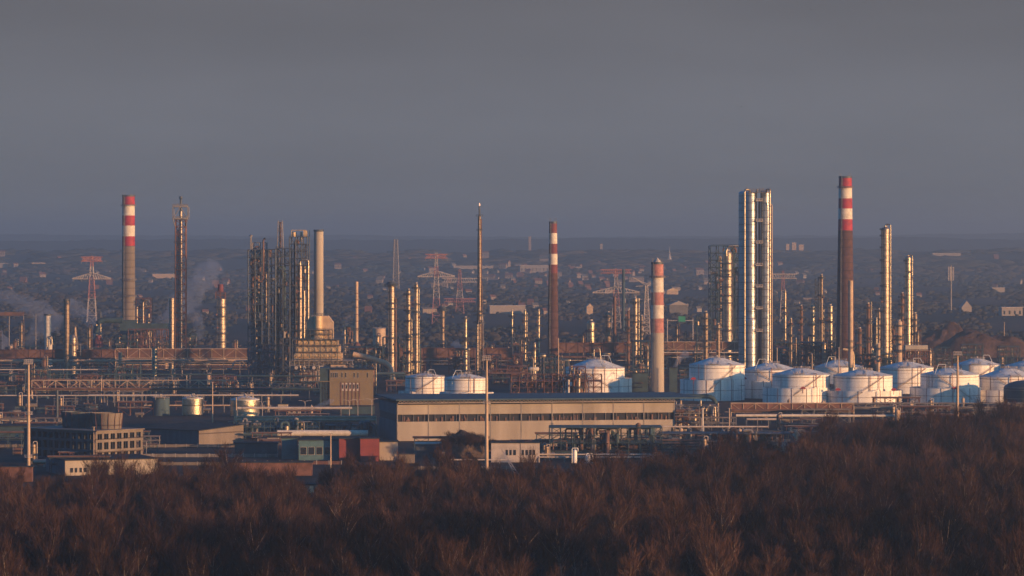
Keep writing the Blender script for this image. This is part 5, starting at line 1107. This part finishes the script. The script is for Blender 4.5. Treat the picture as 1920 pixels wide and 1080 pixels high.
def tree_arrays(seed,h,nt_=620,spread=.36,upright=.75):
    r=np.random.RandomState(seed); tr=MB(); trunk_top=h*.55
    p=Vector((0,0,-.3)); pts=[p]; 
    for k in range(5): p=p+Vector((r.uniform(-.35,.35),r.uniform(-.35,.35),h*.12)); pts.append(p)
    def limb(pts,r0,r1,n=5):
        for i in range(len(pts)-1):
            a=r0+(r1-r0)*i/(len(pts)-1); b=r0+(r1-r0)*(i+1)/(len(pts)-1); P,Q=pts[i],pts[i+1]; d=(Q-P).normalized(); e1=d.cross(Vector((.9,.3,.1))).normalized(); e2=d.cross(e1)
            v=[tuple(P+a*(math.cos(2*math.pi*j/n)*e1+math.sin(2*math.pi*j/n)*e2)) for j in range(n)]+[tuple(Q+b*(math.cos(2*math.pi*j/n)*e1+math.sin(2*math.pi*j/n)*e2)) for j in range(n)]
            tr.add(v,[(j,(j+1)%n,n+(j+1)%n,n+j) for j in range(n)],0,True)
    limb(pts,h*.018,h*.009)
    ends=[]
    for k in range(11):
        s=pts[1+int(r.randint(0,5))]; a=r.uniform(0,6.28); tilt=r.uniform(.2,1.15)*(1.2-upright*.4); L=h*r.uniform(.32,.52)
        q=[s]; d=Vector((math.cos(a)*tilt,math.sin(a)*tilt,1)).normalized()
        for j in range(3): d=(d+Vector((r.uniform(-.16,.16),r.uniform(-.16,.16),.08))).normalized(); q.append(q[-1]+d*L/3)
        limb(q,h*.007,h*.0025,4); ends+= [(q[1],d),(q[2],d),(q[3],d),(q[2].lerp(q[3],.5),d)]
    ends+=[(pts[-1],Vector((0,0,1))),(pts[-2],Vector((0,0,1)))]
    V=[];Fq=[]
    E=np.array([e[0][:] for e in ends]); Dd=np.array([e[1][:] for e in ends])
    idx=r.randint(0,len(ends),nt_); base=E[idx]+r.normal(0,h*.045,(nt_,3)); dirs=Dd[idx]*.9+r.normal(0,.42,(nt_,3)); dirs[:,2]=np.abs(dirs[:,2])*.9+.35*upright; dirs/=np.linalg.norm(dirs,axis=1)[:,None]
    L=h*r.uniform(.07,.2,nt_); tip=base+dirs*L[:,None]; sd=np.cross(dirs,r.normal(0,1,(nt_,3))); sd/=np.linalg.norm(sd,axis=1)[:,None]; wd=r.uniform(.035,.085,nt_)[:,None]
    mid=base+dirs*(L*.55)[:,None]+r.normal(0,.12,(nt_,3))
    v=np.stack([base-sd*wd,base+sd*wd,mid+sd*wd*.7,mid-sd*wd*.7,tip+sd*wd*.2,tip-sd*wd*.2],1).reshape(-1,3)
    i=np.arange(nt_)[:,None]*6; f=np.concatenate([i+np.array([[0,1,2,3]]),i+np.array([[3,2,4,5]])])
    return tr,v,f
TV=[]
for k,(h,sp) in enumerate(((17,.8),(19,.9),(15,.6),(21,1.0),(16,.3),(13,.5),(18,.55),(14,1.0))):
    tr,v,f=tree_arrays(100+k,h,1250 if h>15 else 900,upright=sp)
    tv=np.array(tr.v); tf=np.array(tr.f)
    tme=np_mesh('trunk',tv,tf,4,[M['bark']]); cme=np_mesh('crown',v,f,4,[M['twig']])
    TV.append((tme,cme,tv,tf,v,f,h))
def dmax(px):
    xs=[-400,0,250,600,900,1200,1320,1480,1650,1920,2300]; ys=[1820,1830,1855,1870,1890,1910,2030,2150,2360,2490,2530]
    return float(np.interp(px,xs,ys))
rt=np.random.RandomState(11); cand=[]
y=1330.0
while y<2560:
    n=0; x=X(-140,y)
    while x<X(2060,y):
        px=960+x*F/y
        if y<dmax(px)+rt.uniform(-35,20) and (math.sin(x*.045+y*.011+1)+math.sin(y*.031-x*.017)+math.sin(x*.11+2)*.6+rt.uniform(-.6,.6))>-1.55: cand.append((x+rt.uniform(-4,4),y+rt.uniform(-4,4)))
        x+=rt.uniform(7.5,13)
    y+=rt.uniform(11,14)
def clear(x,y):
    px=960+x*F/y
    for a,b,d0,d1 in ((515,610,1800,1890),(115,180,1960,2100),(1480,1600,2050,2135),(930,1000,1925,1975)):
        if a<px<b and d0<y<d1: return False
    return True
cand=[c for c in cand if clear(*c)]
# the nearest ones that show whole are individuals
def vis(c): 
    px=960+c[0]*F/c[1]; return 0<px<1920
near=[c for c in cand if vis(c) and Z(1080,c[1])<7]
near.sort(key=lambda c:c[1]); ind=near[:292]; inds=set(ind)
rest=[c for c in cand if c not in inds]
print('trees',len(cand),len(ind),ind[0][1],ind[-1][1])
TL=['upright reddish bare tree in the foreground wood','tall broad bare tree in the foreground wood','low rounded bare tree in the foreground wood','tallest upright bare tree in the foreground wood','spreading bare tree in the foreground wood','small spreading bare tree in the foreground wood','medium loose bare tree in the foreground wood','small upright bare tree in the foreground wood']
for i,(x,y) in enumerate(ind):
    k=rt.randint(0,8); tme,cme=TV[k][0],TV[k][1]
    t=thing('bare_tree',TL[k],'tree',(x,y,0),TL[k].replace(' in the foreground wood','s').replace('tree','tree'),rt.uniform(0,6.28)); s=rt.uniform(.62,1.25); t.scale=(s,s,s*rt.uniform(.9,1.1))
    for nm,me in (('trunk',tme),('crown',cme)):
        c=bpy.data.objects.new(nm,me); COL.objects.link(c); c.parent=t
AV=[];AF=[];BV=[];BF=[];oa=ob_=0
for x,y in rest:
    k=rt.randint(0,8); _,_,tv,tf,v,f,h=TV[k]; a=rt.uniform(0,6.28); s=rt.uniform(.62,1.25); Rm=np.array([[math.cos(a),-math.sin(a),0],[math.sin(a),math.cos(a),0],[0,0,rt.uniform(.9,1.1)]])*s
    AV.append(tv@Rm.T+np.array([x,y,0])); AF.append(tf+oa); oa+=len(tv)
    BV.append(v@Rm.T+np.array([x,y,0])); BF.append(f+ob_); ob_+=len(v)
nt1=len(np.concatenate(AF)); me=np_mesh('woodland',np.concatenate(AV+BV),np.concatenate(AF+[b+oa for b in BF]),4,[M['bark'],M['twig']])
mi=np.ones(len(me.polygons),dtype=np.int32); mi[:nt1]=0; me.polygons.foreach_set('material_index',mi)
o_=bpy.data.objects.new('woodland',me); COL.objects.link(o_); tag(o_,'mass of bare reddish brown trees behind the nearest rows','trees',kind='stuff')
# undergrowth: a mat of thin shoots over the wood floor
n=90000; yy=rt.uniform(1300,2560,n); px=rt.uniform(-150,2070,n); dm=np.interp(px,[-400,0,250,600,900,1200,1320,1480,1650,1920,2300],[1890,1890,1960,1960,1980,1960,2070,2190,2390,2510,2560]); k=yy<dm; yy=yy[k]; xx_=(px[k]-960)*yy/F; n=len(yy)
b=np.stack([xx_,yy,np.zeros(n)],1); d=rt.normal(0,.8,(n,3)); d[:,2]=rt.uniform(1.2,4.2,n); sd=rt.normal(0,.09,(n,3)); sd[:,2]=0
v=np.stack([b-sd,b+sd,b+d+sd*.3,b+d-sd*.3],1).reshape(-1,3); f=np.arange(n)[:,None]*4+np.array([[0,1,2,3]])
o_=bpy.data.objects.new('undergrowth',np_mesh('undergrowth',v,f,4,[M['twig']])); COL.objects.link(o_); tag(o_,'low brown scrub between the bare trees','undergrowth',kind='stuff')
# ---------------------------------------------------------------- steam and smoke
sm=bpy.data.materials.new('thin_smoke'); sm.use_nodes=True; n_=sm.node_tree; n_.nodes.clear(); pv=n_.nodes.new('ShaderNodeVolumePrincipled'); pv.inputs['Color'].default_value=(.75,.78,.85,1); pv.inputs['Density'].default_value=.026; pv.inputs['Anisotropy'].default_value=.3
on=n_.nodes.new('ShaderNodeOutputMaterial'); n_.links.new(pv.outputs[0],on.inputs[1])
sm2=sm.copy(); sm2.name='dense_steam'; sm2.node_tree.nodes['Principled Volume'].inputs['Density'].default_value=.09
def plume(pts,D,label,m=sm,seed=0,name='smoke_plume'):
    """pts: (px,py,radius px) puffs along the plume, joined into one rough tube of smoke"""
    rr=random.Random(seed); bm=bmesh.new(); n=14; rings=[]
    P=[(W(a-pts[0][0],D),rr.uniform(-4,4),Z(b,D),W(c,D)) for a,b,c in pts]; Q=[]
    for i in range(len(P)-1):
        for k in range(6): u=k/6; Q.append([P[i][j]+(P[i+1][j]-P[i][j])*u for j in range(4)])
    Q.append(list(P[-1])); Vv=[];Ff=[]
    for i,(x,y_,z,r) in enumerate(Q):
        a=Q[max(0,i-1)];b=Q[min(len(Q)-1,i+1)]; d=Vector((b[0]-a[0],b[1]-a[1],b[2]-a[2])).normalized(); e1=Vector((0,1,0)); e2=d.cross(e1).normalized(); e1=e2.cross(d)
        if i in(0,len(Q)-1): r*=.15
        for j in range(n):
            an=2*math.pi*j/n; q=r*(1+.28*math.sin(i*1.3+j*1.1+seed)+.2*rr.uniform(-1,1)); v=Vector((x,y_,z))+q*(math.cos(an)*e1+math.sin(an)*e2); Vv.append(tuple(v))
    for i in range(len(Q)-1):
        for j in range(n): Ff.append((i*n+j,i*n+(j+1)%n,(i+1)*n+(j+1)%n,(i+1)*n+j))
    Ff.append(tuple(range(n))[::-1]); Ff.append(tuple(range((len(Q)-1)*n,len(Q)*n)))
    o=MB().add(Vv,Ff,0,True).build(name,m,loc=(X(pts[0][0],D),D,0)); bm.free(); return tag(o,label,'smoke')
plume([(48,650,6),(70,620,16),(100,600,22),(60,575,18),(20,560,14),(-20,552,12)],4300,'broad grey smoke drifting left behind the dark banded stack',seed=1)
plume([(-10,655,20),(0,635,14),(-8,622,8)],3800,'white steam puff at the left edge',sm2,seed=2)
plume([(190,650,6),(178,615,12),(160,588,14),(120,566,18)],4350,'thin smoke left of the concrete chimney',seed=3)
plume([(300,640,10),(312,600,16),(350,560,24),(385,520,24),(410,490,16)],4500,'wide thin smoke rising behind the lattice flare tower',seed=4)
plume([(375,640,8),(372,600,12),(350,580,12)],4400,'thin smoke right of the lattice flare tower',seed=5)
plume([(470,645,5),(480,632,8),(495,622,7)],4000,'small steam puff behind the black steelwork',sm2,seed=6)
plume([(855,675,5),(862,655,8),(850,640,9)],3700,'steam wisp left of the slim bright column',sm2,seed=7)
plume([(1262,695,3),(1272,675,5),(1290,660,8)],3250,'thin steam right of the pale banded chimney',seed=8,m=sm2)
plume([(586,770,2),(592,762,3),(612,755,5),(625,750,4)],2720,'low white steam wisp before the ochre building',seed=9,m=sm2)
plume([(190,590,1.5),(200,584,3),(215,582,3)],3900,'short steam trail from the vent on the bend duct',seed=10,m=sm2)
plume([(640,632,3),(650,605,5),(655,590,5)],3900,'wisp of smoke right of the furnace hood',seed=11)
# shrubs in the yard before the shed and dark evergreens at the edge of the wood
rr=random.Random(31)
for i in range(60):
    if i<34: px=rr.uniform(815,928); D=rr.uniform(2180,2250)
    elif i<46: px=rr.uniform(1240,1420); D=rr.uniform(2230,2420)
    else: px=rr.uniform(745,1250); D=rr.uniform(1990,2090)
    k=rr.choice((2,5,7)); t=thing('bare_shrub','low bare shrub in the yard between the wood and the panelled shed','shrub',(X(px,D),D,(7.5*max(0,1-((px-869)/70)**2) if i<34 and px<940 else 0)),'low bare yard shrubs',rr.uniform(0,6)); s=rr.uniform(.38,.62); t.scale=(s*1.5,s*1.5,s*.85)
    for nm,me in (('trunk',TV[k][0]),('crown',TV[k][1])):
        c=bpy.data.objects.new(nm,me); COL.objects.link(c); c.parent=t
M['needle']=mat('evergreen_needles',(.012,.022,.02),1,0,.4,.5,spec=.05)
def evergreen(seed,h):
    r=np.random.RandomState(seed); n=1500; u=r.uniform(0,1,n)**.7; z=h*(.08+.92*u); rad=h*.24*(1-u)**.8+.3; a=r.uniform(0,6.28,n); q=rad*r.uniform(.35,1.1,n)
    b=np.stack([q*np.cos(a),q*np.sin(a),z],1); d=np.stack([np.cos(a)*.9,np.sin(a)*.9,-.35+r.normal(0,.3,n)],1); sd=np.stack([-np.sin(a),np.cos(a),r.normal(0,.3,n)],1)*.35
    v=np.stack([b-sd,b+sd,b+d*1.1+sd*.3,b+d*1.1-sd*.3],1).reshape(-1,3); return np_mesh('crown',v,np.arange(n)[:,None]*4+np.array([[0,1,2,3]]),4,[M['needle']])
EV=[evergreen(1,11),evergreen(2,14)]
tk=MB().lathe(0,0,[(.28,-.2),(.12,9)],7).build('trunk','bark'); tkm=tk.data; bpy.data.objects.remove(tk)
for i in range(26):
    px=rr.choice((rr.uniform(1290,1480),rr.uniform(1290,1480),rr.uniform(850,905))); D=rr.uniform(2090,2200) if px>1000 else rr.uniform(1960,2050)
    t=thing('evergreen_tree','dark evergreen tree at the edge of the bare wood','tree',(X(px,D),D,0),'dark evergreens at the wood edge',rr.uniform(0,6)); s=rr.uniform(.6,1.1); t.scale=(s,)*3
    for nm,me in (('trunk',tkm),('crown',EV[i%2])):
        c=bpy.data.objects.new(nm,me); COL.objects.link(c); c.parent=t
